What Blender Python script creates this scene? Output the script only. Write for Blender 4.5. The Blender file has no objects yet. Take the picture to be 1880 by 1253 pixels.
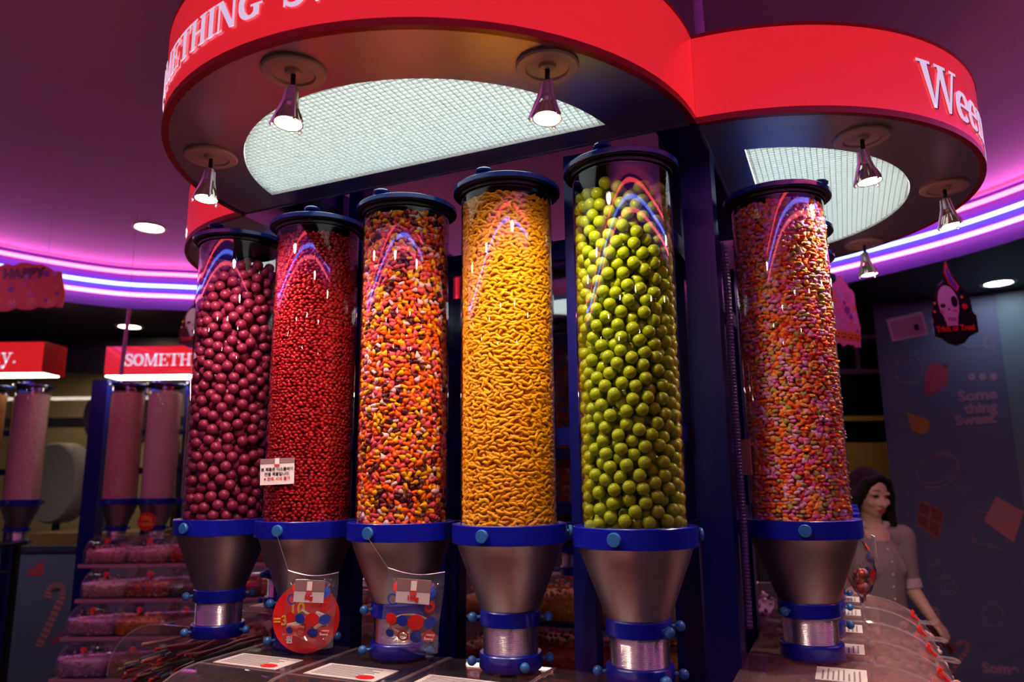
import bpy, bmesh, math, random
import numpy as np
from mathutils import Matrix, Vector

random.seed(7); RNG = np.random.default_rng(11)
SC = bpy.context.scene
COL = SC.collection
E = 1.6                                   # eye height; most heights below are written relative to it
R = math.radians
# ------------------------------------------------------------------ camera, world, exposure
cam_d = bpy.data.cameras.new('camera'); cam = bpy.data.objects.new('camera', cam_d); COL.objects.link(cam)
FPX, PITCH, ROLL = 1342.0, R(10.631), R(0.581)
cam_d.sensor_width = 36.0; cam_d.lens = 36.0 * FPX / 1880.0; cam_d.clip_start = 0.02; cam_d.clip_end = 60
_f = Vector((0, math.cos(PITCH), math.sin(PITCH))); _u = Vector((0, -math.sin(PITCH), math.cos(PITCH))); _r = Vector((1, 0, 0))
_r2 = _r * math.cos(ROLL) - _u * math.sin(ROLL); _u2 = _u * math.cos(ROLL) + _r * math.sin(ROLL)
cam.matrix_world = Matrix(((_r2.x, _u2.x, -_f.x, 0), (_r2.y, _u2.y, -_f.y, 0), (_r2.z, _u2.z, -_f.z, E), (0, 0, 0, 1)))
cam_d.dof.use_dof = True; cam_d.dof.focus_distance = 1.55; cam_d.dof.aperture_fstop = 3.2
SC.camera = cam
w = bpy.data.worlds.new('world'); SC.world = w; w.use_nodes = True
w.node_tree.nodes['Background'].inputs[0].default_value = (0.5, 0.35, 0.55, 1)
w.node_tree.nodes['Background'].inputs[1].default_value = 0.01
SC.view_settings.view_transform = 'Standard'; SC.view_settings.look = 'None'
SC.view_settings.exposure = 0.0; SC.view_settings.gamma = 1.0; SC.view_settings.use_curve_mapping = False
SC.cycles.transparent_max_bounces = 20; SC.cycles.max_bounces = 6
SC.cycles.use_adaptive_sampling = True; SC.cycles.adaptive_threshold = .04
SC.cycles.diffuse_bounces = 3; SC.cycles.glossy_bounces = 3; SC.cycles.transmission_bounces = 4
SC.cycles.sample_clamp_indirect = 4.0
SC.cycles.use_denoising = True

# light levels
SPOT_W = 26.0
NEON_RED = (10.5, 0.7, 1.1); NEON_BLUE = (1.3, 2.1, 11.5); NEON_PINK = (9.5, 1.1, 2.0); ROOM_LAMP = 95.0
PANEL = 7.5; FASCIA = .82

# ------------------------------------------------------------------ materials
MATS = {}
def mat(name, col=(.5, .5, .5), rough=.5, metal=0., emit=None, strength=1., noise=None, bump=None, coat=0., spec=.5, aniso=None):
    if name in MATS: return MATS[name]
    m = bpy.data.materials.new(name); m.use_nodes = True; nt = m.node_tree; b = nt.nodes['Principled BSDF']
    b.inputs['Base Color'].default_value = (*col, 1); b.inputs['Roughness'].default_value = rough; b.inputs['Metallic'].default_value = metal
    b.inputs['Coat Weight'].default_value = coat; b.inputs['Specular IOR Level'].default_value = spec
    if emit: b.inputs['Emission Color'].default_value = (*emit, 1); b.inputs['Emission Strength'].default_value = strength
    if noise or bump:
        tc = nt.nodes.new('ShaderNodeTexCoord')
    if noise:                              # (scale, amount): gentle wear in the colour
        n = nt.nodes.new('ShaderNodeTexNoise'); n.inputs['Scale'].default_value = noise[0]; n.inputs['Detail'].default_value = 4
        nt.links.new(tc.outputs['Object'], n.inputs['Vector'])
        r = nt.nodes.new('ShaderNodeMapRange'); r.inputs[3].default_value = 1 - noise[1]; r.inputs[4].default_value = 1 + noise[1]
        nt.links.new(n.outputs['Fac'], r.inputs[0])
        mx = nt.nodes.new('ShaderNodeMix'); mx.data_type = 'RGBA'; mx.blend_type = 'MULTIPLY'; mx.inputs[0].default_value = 1
        mx.inputs[6].default_value = (*col, 1); nt.links.new(r.outputs[0], mx.inputs[7]); nt.links.new(mx.outputs[2], b.inputs['Base Color'])
    if bump:                               # (scale, strength)
        n2 = nt.nodes.new('ShaderNodeTexNoise'); n2.inputs['Scale'].default_value = bump[0]; nt.links.new(tc.outputs['Object'], n2.inputs['Vector'])
        bp = nt.nodes.new('ShaderNodeBump'); bp.inputs['Strength'].default_value = bump[1]; bp.inputs['Distance'].default_value = .004
        nt.links.new(n2.outputs['Fac'], bp.inputs['Height']); nt.links.new(bp.outputs['Normal'], b.inputs['Normal'])
    MATS[name] = m
    return m

def clear(name, tint=(1, 1, 1), ior=1.45, rough=0.0, haze=0.0, hazecol=(.8, .7, .75), boost=1.0):
    """thin clear sheet: what is behind shows through, Fresnel reflection on top, a little haze, on bins painted in for the reflected ceiling"""
    if name in MATS: return MATS[name]
    m = bpy.data.materials.new(name); m.use_nodes = True; nt = m.node_tree; N = nt.nodes; L = nt.links; N.clear()
    out = N.new('ShaderNodeOutputMaterial'); tr = N.new('ShaderNodeBsdfTransparent'); tr.inputs[0].default_value = (*tint, 1)
    gl = N.new('ShaderNodeBsdfGlossy'); gl.inputs['Roughness'].default_value = rough
    geo = N.new('ShaderNodeNewGeometry'); mr = N.new('ShaderNodeMapRange')
    mr.inputs[3].default_value = ior; mr.inputs[4].default_value = 1 / ior
    L.new(geo.outputs['Backfacing'], mr.inputs[0])
    fr = N.new('ShaderNodeFresnel'); L.new(mr.outputs[0], fr.inputs[0])
    mu = N.new('ShaderNodeMath'); mu.operation = 'MULTIPLY'; mu.use_clamp = True; mu.inputs[1].default_value = boost; L.new(fr.outputs[0], mu.inputs[0])
    mix = N.new('ShaderNodeMixShader'); L.new(mu.outputs[0], mix.inputs[0])
    if haze > 0:
        df = N.new('ShaderNodeBsdfDiffuse'); df.inputs[0].default_value = (*hazecol, 1)
        tl = N.new('ShaderNodeBsdfTranslucent'); tl.inputs[0].default_value = (*hazecol, 1)
        ad = N.new('ShaderNodeMixShader'); ad.inputs[0].default_value = .5; L.new(df.outputs[0], ad.inputs[1]); L.new(tl.outputs[0], ad.inputs[2])
        m2 = N.new('ShaderNodeMixShader'); m2.inputs[0].default_value = haze; L.new(tr.outputs[0], m2.inputs[1]); L.new(ad.outputs[0], m2.inputs[2])
        L.new(m2.outputs[0], mix.inputs[1])
    else:
        L.new(tr.outputs[0], mix.inputs[1])
    L.new(gl.outputs[0], mix.inputs[2]); L.new(mix.outputs[0], out.inputs[0])
    MATS[name] = m
    return m

def emitter(name, col, strength=1.):
    if name in MATS: return MATS[name]
    m = bpy.data.materials.new(name); m.use_nodes = True; nt = m.node_tree; nt.nodes.clear()
    o = nt.nodes.new('ShaderNodeOutputMaterial'); e = nt.nodes.new('ShaderNodeEmission')
    e.inputs[0].default_value = (*col, 1); e.inputs[1].default_value = strength; nt.links.new(e.outputs[0], o.inputs[0])
    MATS[name] = m
    return m

M_BLUE = mat('blue_enamel', (.004, .006, .30), .28, 0, coat=.3)
M_KNOB = mat('light_blue_plastic', (.025, .12, .38), .3)
M_LID = mat('lid_blue_plastic', (.005, .03, .26), .2, coat=.5)
M_POST = mat('navy_painted_steel', (.004, .006, .15), .32, 0, noise=(6, .15))
M_STEEL = mat('satin_aluminium', (.34, .30, .30), .42, 1.0, noise=(30, .05))
M_NECK = mat('turned_steel', (.75, .72, .74), .22, 1.0)
M_UNDER = mat('brushed_dark_steel', (.55, .50, .50), .36, .9, noise=(14, .08))
M_RED = mat('red_acrylic_backlit', (.45, .02, .02), .26, 0, emit=(.74, .016, .022), strength=FASCIA, noise=(3, .1), coat=.5)
M_REDRIM = mat('red_acrylic_rim', (.36, .006, .01), .25)
M_WHITE_LIT = mat('white_letter_film_backlit', (.8, .8, .82), .4, emit=(.62, .58, .72), strength=.8)
M_WHITE = mat('white_plastic', (.75, .73, .72), .45)
M_TUBE = clear('clear_acrylic_tube', (.985, .98, .985), 1.47, boost=2.1)
M_BIN = clear('clear_acrylic_bin', (.93, .88, .90), 1.47, .03, haze=.05)
M_FILM = clear('clear_bag_film', (.95, .93, .95), 1.5, .06, haze=.06, boost=1.9)
M_GLASS = clear('window_glass', (.85, .86, .86), 1.5)
M_BLACK = mat('black_plastic', (.008, .007, .01), .4)
M_CARD = mat('white_card', (.56, .49, .50), .6)
M_PRINT = mat('grey_print', (.16, .13, .16), .7)
M_REDP = mat('red_plastic', (.62, .015, .012), .35)
M_PINKMETAL = mat('rosy_brushed_aluminium', (.62, .50, .56), .35, .7)

# ------------------------------------------------------------------ mesh building
class MB:
    def __init__(s): s.v = []; s.f = []; s.m = []; s.mi = 0
    def add(s, vs, fs):
        o = len(s.v); s.v += [tuple(v) for v in vs]; s.f += [tuple(i + o for i in f) for f in fs]; s.m += [s.mi] * len(fs); return s
    def box(s, c, d, M=None):
        vs = [Vector((c[0] + sx * d[0] / 2, c[1] + sy * d[1] / 2, c[2] + sz * d[2] / 2)) for sx in (-1, 1) for sy in (-1, 1) for sz in (-1, 1)]
        if M: vs = [M @ v for v in vs]
        return s.add(vs, [(0, 1, 3, 2), (4, 6, 7, 5), (0, 4, 5, 1), (2, 3, 7, 6), (0, 2, 6, 4), (1, 5, 7, 3)])
    def lathe(s, prof, n=32, M=None, close=False, a0=0, a1=2 * math.pi):
        """prof: [(r,z)] bottom to top"""
        full = abs(a1 - a0 - 2 * math.pi) < 1e-6; k = n if full else n + 1; vs = []
        for r, z in prof:
            for i in range(k):
                a = a0 + (a1 - a0) * i / n; vs.append(Vector((r * math.cos(a), r * math.sin(a), z)))
        if M: vs = [M @ v for v in vs]
        fs = []; P = len(prof)
        for j in range(P - 1 if not close else P):
            for i in range(n):
                a, b = j * k + i, j * k + (i + 1) % k; c, d = ((j + 1) % P) * k + (i + 1) % k, ((j + 1) % P) * k + i; fs.append((a, b, c, d))
        return s.add(vs, fs)
    def tube(s, pts, r, n=8, closed=False, cap=True):
        pts = [Vector(p) for p in pts]; K = len(pts); rr = r if isinstance(r, (list, tuple)) else [r] * K; vs = []; fs = []; up = None
        for i, p in enumerate(pts):
            t = (pts[(i + 1) % K] - pts[i - 1]) if closed else (pts[min(i + 1, K - 1)] - pts[max(i - 1, 0)])
            t = t.normalized() if t.length > 1e-9 else Vector((0, 0, 1))
            if up is None: up = Vector((0, 0, 1)) if abs(t.z) < .9 else Vector((1, 0, 0))
            x = t.cross(up).normalized(); up = x.cross(t).normalized()
            for j in range(n):
                a = 2 * math.pi * j / n; vs.append(p + (x * math.cos(a) + up * math.sin(a)) * rr[i])
        for i in range(K if closed else K - 1):
            for j in range(n):
                i2 = (i + 1) % K; fs.append((i * n + j, i * n + (j + 1) % n, i2 * n + (j + 1) % n, i2 * n + j))
        if cap and not closed: fs.append(tuple(range(n - 1, -1, -1))); fs.append(tuple((K - 1) * n + j for j in range(n)))
        return s.add(vs, fs)
    def prism(s, poly, z0, z1, M=None):
        """poly: [(x,y)] counter-clockwise, extruded in z"""
        n = len(poly); vs = [Vector((x, y, z0)) for x, y in poly] + [Vector((x, y, z1)) for x, y in poly]
        if M: vs = [M @ v for v in vs]
        return s.add(vs, [tuple(range(n - 1, -1, -1)), tuple(range(n, 2 * n))] + [(i, (i + 1) % n, n + (i + 1) % n, n + i) for i in range(n)])
    def ball(s, c, r, n=10, m=7, sc=(1, 1, 1), M=None):
        vs = [Vector((0, 0, -1))]; fs = []
        for j in range(1, m):
            t = math.pi * j / m
            for i in range(n):
                a = 2 * math.pi * i / n; vs.append(Vector((math.sin(t) * math.cos(a), math.sin(t) * math.sin(a), -math.cos(t))))
        vs.append(Vector((0, 0, 1))); top = len(vs) - 1
        for i in range(n): fs.append((0, 1 + (i + 1) % n, 1 + i)); fs.append((top, 1 + (m - 2) * n + i, 1 + (m - 2) * n + (i + 1) % n))
        for j in range(m - 2):
            for i in range(n): a = 1 + j * n; fs.append((a + i, a + (i + 1) % n, a + n + (i + 1) % n, a + n + i))
        vs = [Vector((v.x * r * sc[0], v.y * r * sc[1], v.z * r * sc[2])) for v in vs]
        if M: vs = [M @ v for v in vs]
        return s.add([v + Vector(c) for v in vs], fs)
    def disc(s, c, r, n=24, nrm=(0, 0, 1), th=.0):
        q = Vector((0, 0, 1)).rotation_difference(Vector(nrm).normalized()).to_matrix()
        if th: return s.lathe([(1e-5, 0), (r, 0), (r, th), (1e-5, th)], n, Matrix.Translation(c) @ q.to_4x4())
        return s.add([Vector(c) + q @ Vector((r * math.cos(2 * math.pi * i / n), r * math.sin(2 * math.pi * i / n), 0)) for i in range(n)], [tuple(range(n))])
    def mesh(s, name, mats, smooth=True, angle=40):
        me = bpy.data.meshes.new(name); me.from_pydata(s.v, [], s.f)
        for m in (mats if isinstance(mats, (list, tuple)) else [mats]): me.materials.append(m)
        if any(s.m): me.polygons.foreach_set('material_index', s.m)
        if smooth:
            me.polygons.foreach_set('use_smooth', [True] * len(s.f)); me.set_sharp_from_angle(angle=R(angle))
        me.update(); return me
    def obj(s, name, mats, parent=None, smooth=True, angle=40, **kw): return link(name, s.mesh(name, mats, smooth, angle), parent, **kw)

def link(name, me, parent=None, loc=None, rot=None, M=None):
    o = bpy.data.objects.new(name, me); COL.objects.link(o)
    if parent: o.parent = parent
    if loc is not None: o.location = loc
    if rot is not None: o.rotation_euler = rot
    if M is not None: o.matrix_basis = M
    return o
def tag(o, label=None, cat=None, group=None, kind=None):
    if label: o['label'] = label
    if cat: o['category'] = cat
    if group: o['group'] = group
    if kind: o['kind'] = kind
    return o
def thing(name, label, cat, loc=(0, 0, 0), rz=0., group=None):
    o = link(name, None, None, loc, (0, 0, rz)); o.empty_display_size = .05
    return tag(o, label, cat, group)
def struct(o): o['kind'] = 'structure'; return o
def rz(a): return Matrix.Rotation(a, 4, 'Z')
def T(x, y, z): return Matrix.Translation((x, y, z))

# ------------------------------------------------------------------ lettering
def text_mb(s, size=1., bold=0., mb=None, M=None, align='LEFT', depth=0., res=3):
    cu = bpy.data.curves.new('txt', 'FONT'); cu.body = s; cu.size = size; cu.offset = bold; cu.align_x = align; cu.resolution_u = res; cu.extrude = depth
    ob = bpy.data.objects.new('txt', cu); COL.objects.link(ob); dg = bpy.context.evaluated_depsgraph_get(); me = bpy.data.meshes.new_from_object(ob.evaluated_get(dg))
    mb = mb or MB(); vs = [v.co.copy() for v in me.vertices]
    if M: vs = [M @ v for v in vs]
    mb.add(vs, [tuple(p.vertices) for p in me.polygons])
    bpy.data.objects.remove(ob); bpy.data.curves.remove(cu); bpy.data.meshes.remove(me)
    return mb
def strip(pts, hw):
    """quads along a centre line with a half width at each point"""
    out = []; K = len(pts); L = []; Rr = []
    for i, p in enumerate(pts):
        a, b = pts[max(i - 1, 0)], pts[min(i + 1, K - 1)]; dx, dy = b[0] - a[0], b[1] - a[1]; n = math.hypot(dx, dy) or 1
        L.append((p[0] - dy / n * hw[i], p[1] + dx / n * hw[i])); Rr.append((p[0] + dy / n * hw[i], p[1] - dx / n * hw[i]))
    for i in range(K - 1): out.append([Rr[i], Rr[i + 1], L[i + 1], L[i]])
    return out
def bar(x0, x1, y0, y1):
    n = max(1, int((x1 - x0) / .15)); return [[(x0 + (x1 - x0) * i / n, y0), (x0 + (x1 - x0) * (i + 1) / n, y0), (x0 + (x1 - x0) * (i + 1) / n, y1), (x0 + (x1 - x0) * i / n, y1)] for i in range(n)]
def quad(*p): return [list(p)]
def ring(cx, cy, rx, ry, a0, a1, t_side, t_top, n=24):
    P = []; H = []
    for i in range(n + 1):
        a = R(a0 + (a1 - a0) * i / n); P.append((cx + rx * math.cos(a), cy + ry * math.sin(a))); H.append((t_side * abs(math.cos(a)) + t_top * abs(math.sin(a))) / 2)
    return strip(P, H)
def smoothpts(C, n=6):
    out = []
    for i in range(len(C) - 1):
        p0, p1, p2, p3 = C[max(i - 1, 0)], C[i], C[i + 1], C[min(i + 2, len(C) - 1)]
        for k in range(n):
            t = k / n; out.append(tuple(.5 * (2 * p1[d] + (p2[d] - p0[d]) * t + (2 * p0[d] - 5 * p1[d] + 4 * p2[d] - p3[d]) * t * t + (3 * p1[d] - p0[d] - 3 * p2[d] + p3[d]) * t ** 3) for d in range(len(p1))))
    out.append(tuple(C[-1])); return out
def _S():
    C = smoothpts([(.60, .74), (.52, .90), (.35, .95), (.19, .88), (.15, .72), (.25, .59), (.45, .47), (.60, .34), (.60, .17), (.46, .06), (.28, .05), (.12, .14), (.07, .28)], 4); K = len(C)
    return strip(C, [.035 + .065 * math.sin(math.pi * i / (K - 1)) for i in range(K)]) + bar(.585, .645, .66, .98) + bar(.03, .09, .02, .36)
GLY = {
 'S': (_S(), .72), 'O': (ring(.44, .5, .34, .44, 0, 360, .2, .09), .9),
 'M': (bar(.12, .2, 0, 1) + bar(.86, 1.06, 0, 1) + quad((.1, 1), (.5, .05), (.62, .05), (.32, 1)) + quad((.5, .05), (.62, .05), (1.0, 1), (.88, 1)) + bar(0, .32, 0, .06) + bar(.76, 1.16, 0, .06) + bar(0, .3, .94, 1) + bar(.88, 1.16, .94, 1), 1.2),
 'E': (bar(.1, .3, 0, 1) + bar(0, .74, .93, 1) + bar(0, .78, 0, .07) + bar(.3, .56, .47, .54) + bar(.68, .74, .74, 1) + bar(.72, .78, 0, .28) + bar(.51, .56, .37, .64), .84),
 'T': (bar(.33, .53, 0, 1) + bar(0, .86, .93, 1) + bar(0, .06, .7, 1) + bar(.8, .86, .7, 1) + bar(.2, .66, 0, .06), .9),
 'H': (bar(.1, .3, 0, 1) + bar(.66, .86, 0, 1) + bar(.3, .66, .46, .54) + bar(0, .4, 0, .06) + bar(.56, .96, 0, .06) + bar(0, .4, .94, 1) + bar(.56, .96, .94, 1), 1.02),
 'I': (bar(.1, .3, 0, 1) + bar(0, .4, 0, .06) + bar(0, .4, .94, 1), .46),
 'N': (bar(.1, .18, 0, 1) + bar(.76, .85, 0, 1) + quad((.06, 1), (.66, 0), (.85, 0), (.3, 1)) + bar(0, .3, 0, .06) + bar(.62, .98, .94, 1) + bar(-.02, .3, .94, 1), 1.02),
 'G': (ring(.46, .5, .36, .44, 40, 300, .2, .09) + bar(.72, .78, .62, .97) + bar(.6, .8, .06, .44) + bar(.48, .92, .38, .44), .98),
 'W': (quad((.03, 1), (.33, 0), (.42, 0), (.23, 1)) + quad((.33, 0), (.42, 0), (.72, 1), (.64, 1)) + quad((.56, 1), (.84, 0), (.93, 0), (.76, 1)) + quad((.84, 0), (.93, 0), (1.2, 1), (1.12, 1)) + bar(-.06, .34, .94, 1) + bar(.48, .86, .94, 1) + bar(1.02, 1.3, .94, 1), 1.28),
 'e': (ring(.32, .33, .23, .29, 0, 318, .16, .08) + bar(.13, .6, .31, .38), .66),
 'n': (bar(.1, .26, 0, .64) + bar(.44, .6, 0, .46) + ring(.36, .42, .17, .18, 0, 170, .15, .09, 10) + bar(0, .34, 0, .05) + bar(.36, .7, 0, .05) + bar(0, .2, .58, .64), .74),
 'y': (quad((.04, .64), (.3, 0), (.4, .06), (.2, .64)) + quad((.52, .64), (.16, -.3), (.24, -.3), (.6, .64)) + bar(-.03, .28, .59, .65) + bar(.42, .7, .59, .65) + ring(.14, -.24, .06, .06, 0, 360, .1, .1, 10), .7),
 'B': (bar(.1, .3, 0, 1) + ring(.3, .74, .3, .22, -90, 90, .18, .08, 10) + ring(.3, .26, .36, .23, -90, 90, .19, .08, 10) + bar(0, .32, 0, .06) + bar(0, .32, .94, 1), .78),
 '.': (bar(.06, .2, 0, .14), .26), ' ': ([], .66)}
def serif(text, size, fmap, depth=.002, slant=0., track=1.):
    """one mesh builder for each letter"""
    out = []; x = 0.
    for ch in text:
        mb, _ = serif1(ch, size, lambda a, b, d, x=x: fmap(a + x * size, b, d), depth, slant)
        if mb.v: out.append(mb)
        x += GLY[ch][1] * track
    return out
def serif1(text, size, fmap, depth=.002, slant=0., track=1.):
    """serif capitals cut from film; fmap(x, y, d) -> 3D point d metres proud of the sign face"""
    mb = MB(); x = 0.
    for ch in text:
        polys, adv = GLY[ch]
        for poly in polys:
            n = len(poly); q = [((x + px + slant * py) * size, py * size) for px, py in poly]
            area = sum(q[i][0] * q[(i + 1) % n][1] - q[(i + 1) % n][0] * q[i][1] for i in range(n))
            if area < 0: q = q[::-1]
            vs = [fmap(a, b, 0) for a, b in q] + [fmap(a, b, depth) for a, b in q]
            mb.add(vs, [tuple(range(n, 2 * n))] + [(i, (i + 1) % n, n + (i + 1) % n, n + i) for i in range(n)])
        x += adv * track
    return mb, x * size
# ================================================================== THE ROOM
def catmull_closed(C, n=10):
    out = []; K = len(C)
    for i in range(K):
        p0, p1, p2, p3 = C[i - 1], C[i], C[(i + 1) % K], C[(i + 2) % K]
        for k in range(n):
            t = k / n; out.append(tuple(.5 * (2 * p1[d] + (p2[d] - p0[d]) * t + (2 * p0[d] - 5 * p1[d] + 4 * p2[d] - p3[d]) * t * t + (3 * p1[d] - p0[d] - 3 * p2[d] + p3[d]) * t ** 3) for d in range(2)))
    return out
H1, H2 = E + 1.08, E + 1.35              # low ceiling, raised ceiling
CURVE = catmull_closed([(-2.96, 4.05), (-2.52, 4.45), (-2.12, 4.57), (-1.75, 4.66), (-1.2, 4.95), (-.4, 5.22), (.5, 5.15), (1.25, 4.8), (1.87, 4.13), (2.36, 3.35), (2.6, 2.3), (2.5, 1.2), (2.0, .3), (1.1, -.3), (0, -.52), (-1.2, -.42), (-2.4, .1), (-3.3, 1.0), (-3.75, 2.2), (-3.46, 3.3)], 9)
M_CEIL = mat('painted_plaster_ceiling', (.78, .54, .69), .6, noise=(1.5, .06), bump=(60, .05))
M_SOFF = mat('dark_navy_ceiling_paint', (.02, .016, .035), .5, noise=(2, .2))
M_RISER = mat('lilac_cove_paint', (.07, .06, .38), .5)
M_WALL = mat('violet_wall_paint', (.075, .085, .19), .55, noise=(2.5, .12))
M_WALLB = mat('teal_lit_wall', (.10, .16, .22), .5, noise=(2.5, .12))  # teal cast of the nearby downlight is put into this base colour
M_FLOOR = mat('dark_floor_tile', (.10, .08, .09), .25, noise=(3, .25))
n = len(CURVE)
mb = MB(); mb.add([(x, y, H2) for x, y in CURVE], [tuple(range(n - 1, -1, -1))]); mb.add([(x, y, H2 + .06) for x, y in CURVE], [tuple(range(n))])
struct(mb.obj('ceiling', M_CEIL, smooth=False))
mb = MB(); mb.add([(x, y, H1) for x, y in CURVE] + [(x, y, H2) for x, y in CURVE], [((i + 1) % n, i, n + i, n + (i + 1) % n) for i in range(n)])
struct(mb.obj('trim_1', M_RISER))
cx0, cy0 = -.5, 1.3
def outer(x, y):                          # push a cove point out to the room's rectangle
    dx, dy = x - cx0, y - cy0; t = 1e9
    for lim, d, c in ((5.2, dx, cx0), (-5.2, dx, cx0)):
        if d * lim > 0: t = min(t, (lim - c) / d)
    for lim, d in ((5.95, dy), (-4.0, dy)):
        if d * (lim - cy0) > 0: t = min(t, (lim - cy0) / d)
    return cx0 + dx * t, cy0 + dy * t
mb = MB(); O = [outer(x, y) for x, y in CURVE]
mb.add([(x, y, H1) for x, y in CURVE] + [(x, y, H1) for x, y in O], [((i + 1) % n, n + (i + 1) % n, n + i, i) for i in range(n)])
for i in range(n):                        # close the four corners of the rectangle
    a, b = O[i], O[(i + 1) % n]
    if abs(a[0] - b[0]) > 1e-6 and abs(a[1] - b[1]) > 1e-6:
        c = (a[0] if abs(abs(a[0]) - 5.2) < 1e-6 else b[0], a[1] if abs(abs(a[0]) - 5.2) > 1e-6 else b[1])
        mb.add([(a[0], a[1], H1), (b[0], b[1], H1), (c[0], c[1], H1)], [(0, 1, 2)])
struct(mb.obj('trim_2', M_SOFF, smooth=False))
struct(MB().box((0, 3, -.03), (12, 15, .06)).obj('floor', M_FLOOR, smooth=False))
struct(MB().box((-5.25, .9, 1.35), (.1, 10, 2.7)).obj('wall_left', M_WALL, smooth=False))
struct(MB().box((5.25, .9, 1.35), (.1, 10, 2.7)).obj('wall_right_far', M_WALL, smooth=False))
struct(MB().box((0, -4.05, 1.35), (10.4, .1, 2.7)).obj('wall_front', M_WALL, smooth=False))
M_DARKW = mat('dark_wall_paint', (.035, .028, .06), .5, noise=(2, .2))
struct(MB().box((.05, 5.95, 1.35), (3.5, .1, 2.7)).obj('wall_back', M_DARKW, smooth=False))
# low wall and header either side of the shop window, back left
struct(MB().box((-3.45, 5.45, .56), (3.5, .1, 1.12)).obj('wall_back_left', M_WALL, smooth=False))
mb = MB(); mb.box((-3.45, 5.42, E + .98), (3.5, .1, .36)); struct(mb.obj('trim_3', M_SOFF, smooth=False))
win = MB().box((-3.45, 5.45, 1.84), (3.5, .012, 1.4)).obj('window_1', M_GLASS, smooth=False); struct(win)
MB().box((-3.45, 5.45, 1.135), (3.5, .12, .04)).obj('window_sill', mat('dark_window_frame', (.02, .02, .06), .4), win, smooth=False)
for x in (-5.15, -1.72): MB().box((x, 5.45, 1.84), (.06, .08, 1.4)).obj('window_frame', MATS['dark_window_frame'], win, smooth=False)

# hall beyond the window
M_HALL = mat('cream_hall_wall', (.42, .32, .20), .6, noise=(1.2, .15)); M_HCEIL = mat('hall_ceiling', (.42, .33, .22), .7)
M_WOOD = mat('light_wood', (.30, .16, .07), .45, noise=(8, .3))
struct(MB().box((-5.0, 10.5, 1.9), (8, .1, 3.8)).obj('wall_hall', M_HALL, smooth=False))
struct(MB().box((-9.0, 8.0, 1.9), (.1, 5, 3.8)).obj('wall_hall_left', M_HALL, smooth=False))
struct(MB().box((-1.6, 8.0, 1.9), (.1, 5, 3.8)).obj('wall_hall_right', M_HALL, smooth=False))
struct(MB().box((-5.3, 8.0, 3.25), (7.6, 5.1, .1)).obj('ceiling_hall', M_HCEIL, smooth=False))
struct(MB().box((-5.3, 8.2, E + .66), (7.4, .3, .09)).obj('trim_4', M_SOFF, smooth=False))
def downlight(x, y, z, r, s, label, cat='ceiling light', col=(1., .80, .52), group=None):
    t = thing('ceiling_downlight', label, cat, (x, y, z), 0, group)
    MB().lathe([(r * .86, .004), (r, -.006), (r * 1.22, -.004), (r * 1.26, 0)], 32).obj('trim_ring', M_WHITE, t)
    MB().disc((0, 0, -.002), r * .9, 28, (0, 0, -1)).obj('lens', emitter('downlight_lens_%g_%g' % (s, col[2]), col, s), t)
    return t
downlight(-1.95, 3.76, H2, .075, 40, 'round recessed ceiling light in the raised pink ceiling beside the neon cove')
downlight(-2.70, 5.05, H1, .075, 40, 'round recessed ceiling light in the dark low ceiling behind the neon cove')
downlight(2.81, 4.09, H1, .075, 38, 'round recessed ceiling light in the dark ceiling above the violet pillar', col=(.80, .95, 1.))
for x, y, l in ((-3.9, -.2, 'left of the neon cove'), (-2.5, -1.0, 'left behind the neon cove'), (-.9, -1.5, 'left of the middle behind the neon cove'), (.9, -1.45, 'right of the middle behind the neon cove'), (2.6, -.7, 'right behind the neon cove'), (3.4, 1.2, 'right of the neon cove'), (-1.8, -2.6, 'left in the second row'), (1.6, -2.6, 'right in the second row')):
    downlight(x, y, H1, .075, ROOM_LAMP, 'round recessed light in the low ceiling, %s' % l, col=(1., .84, .64))
for x, y in ((-5.3, 8.6), (-4.4, 7.2), (-5.55, 9.6), (-3.3, 9.0), (-6.6, 7.6), (-3.0, 7.0)):
    downlight(x, y, 3.2, .09, 130, 'warm recessed light in the hall ceiling beyond the shop window', group='lights in the hall beyond the window')
# round drums and furniture in the hall
M_DRUM = mat('grey_drum', (.42, .36, .38), .6); M_DRUM2 = mat('violet_drum', (.36, .22, .42), .55)
t = thing('round_wall_sign', 'large flat violet disc sign hanging in the hall behind the navy post', 'sign', (-3.75, 7.0, E + .63))
MB().lathe([(1e-4, -.05), (.33, -.05), (.345, -.03), (.345, .03), (.33, .05), (1e-4, .05)], 48, Matrix.Rotation(R(90), 4, 'X')).obj('disc', M_DRUM2, t)
MB().tube([(0, 0, .34), (0, 0, 1.02)], .012, 8).obj('hanging_rod', M_BLACK, t)
t = thing('round_wall_sign', 'large thick grey drum sign on a stand in the hall near the wood counter', 'sign', (-3.90, 6.40, 0))
MB().lathe([(1e-4, -.09), (.325, -.09), (.34, -.07), (.34, .07), (.325, .09), (1e-4, .09)], 48, T(0, 0, E + .0) @ rz(R(-25)) @ Matrix.Rotation(R(90), 4, 'X')).obj('drum', M_DRUM, t)
MB().tube([(0, 0, 0), (0, 0, 1.32)], .03, 10).obj('stand_pole', M_BLACK, t); MB().lathe([(1e-4, 0), (.22, 0), (.22, .02), (1e-4, .03)], 24).obj('base', M_BLACK, t)
t = thing('wood_counter', 'light wood counter in the hall just beyond the window sill', 'counter', (-3.15, 5.85, 0))
MB().box((0, 0, 1.19), (.9, .5, .08)).obj('counter_top', M_WOOD, t, smooth=False); MB().box((0, .02, .575), (.84, .44, 1.15)).obj('body', mat('dark_wood', (.08, .04, .02), .5), t, smooth=False)
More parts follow.
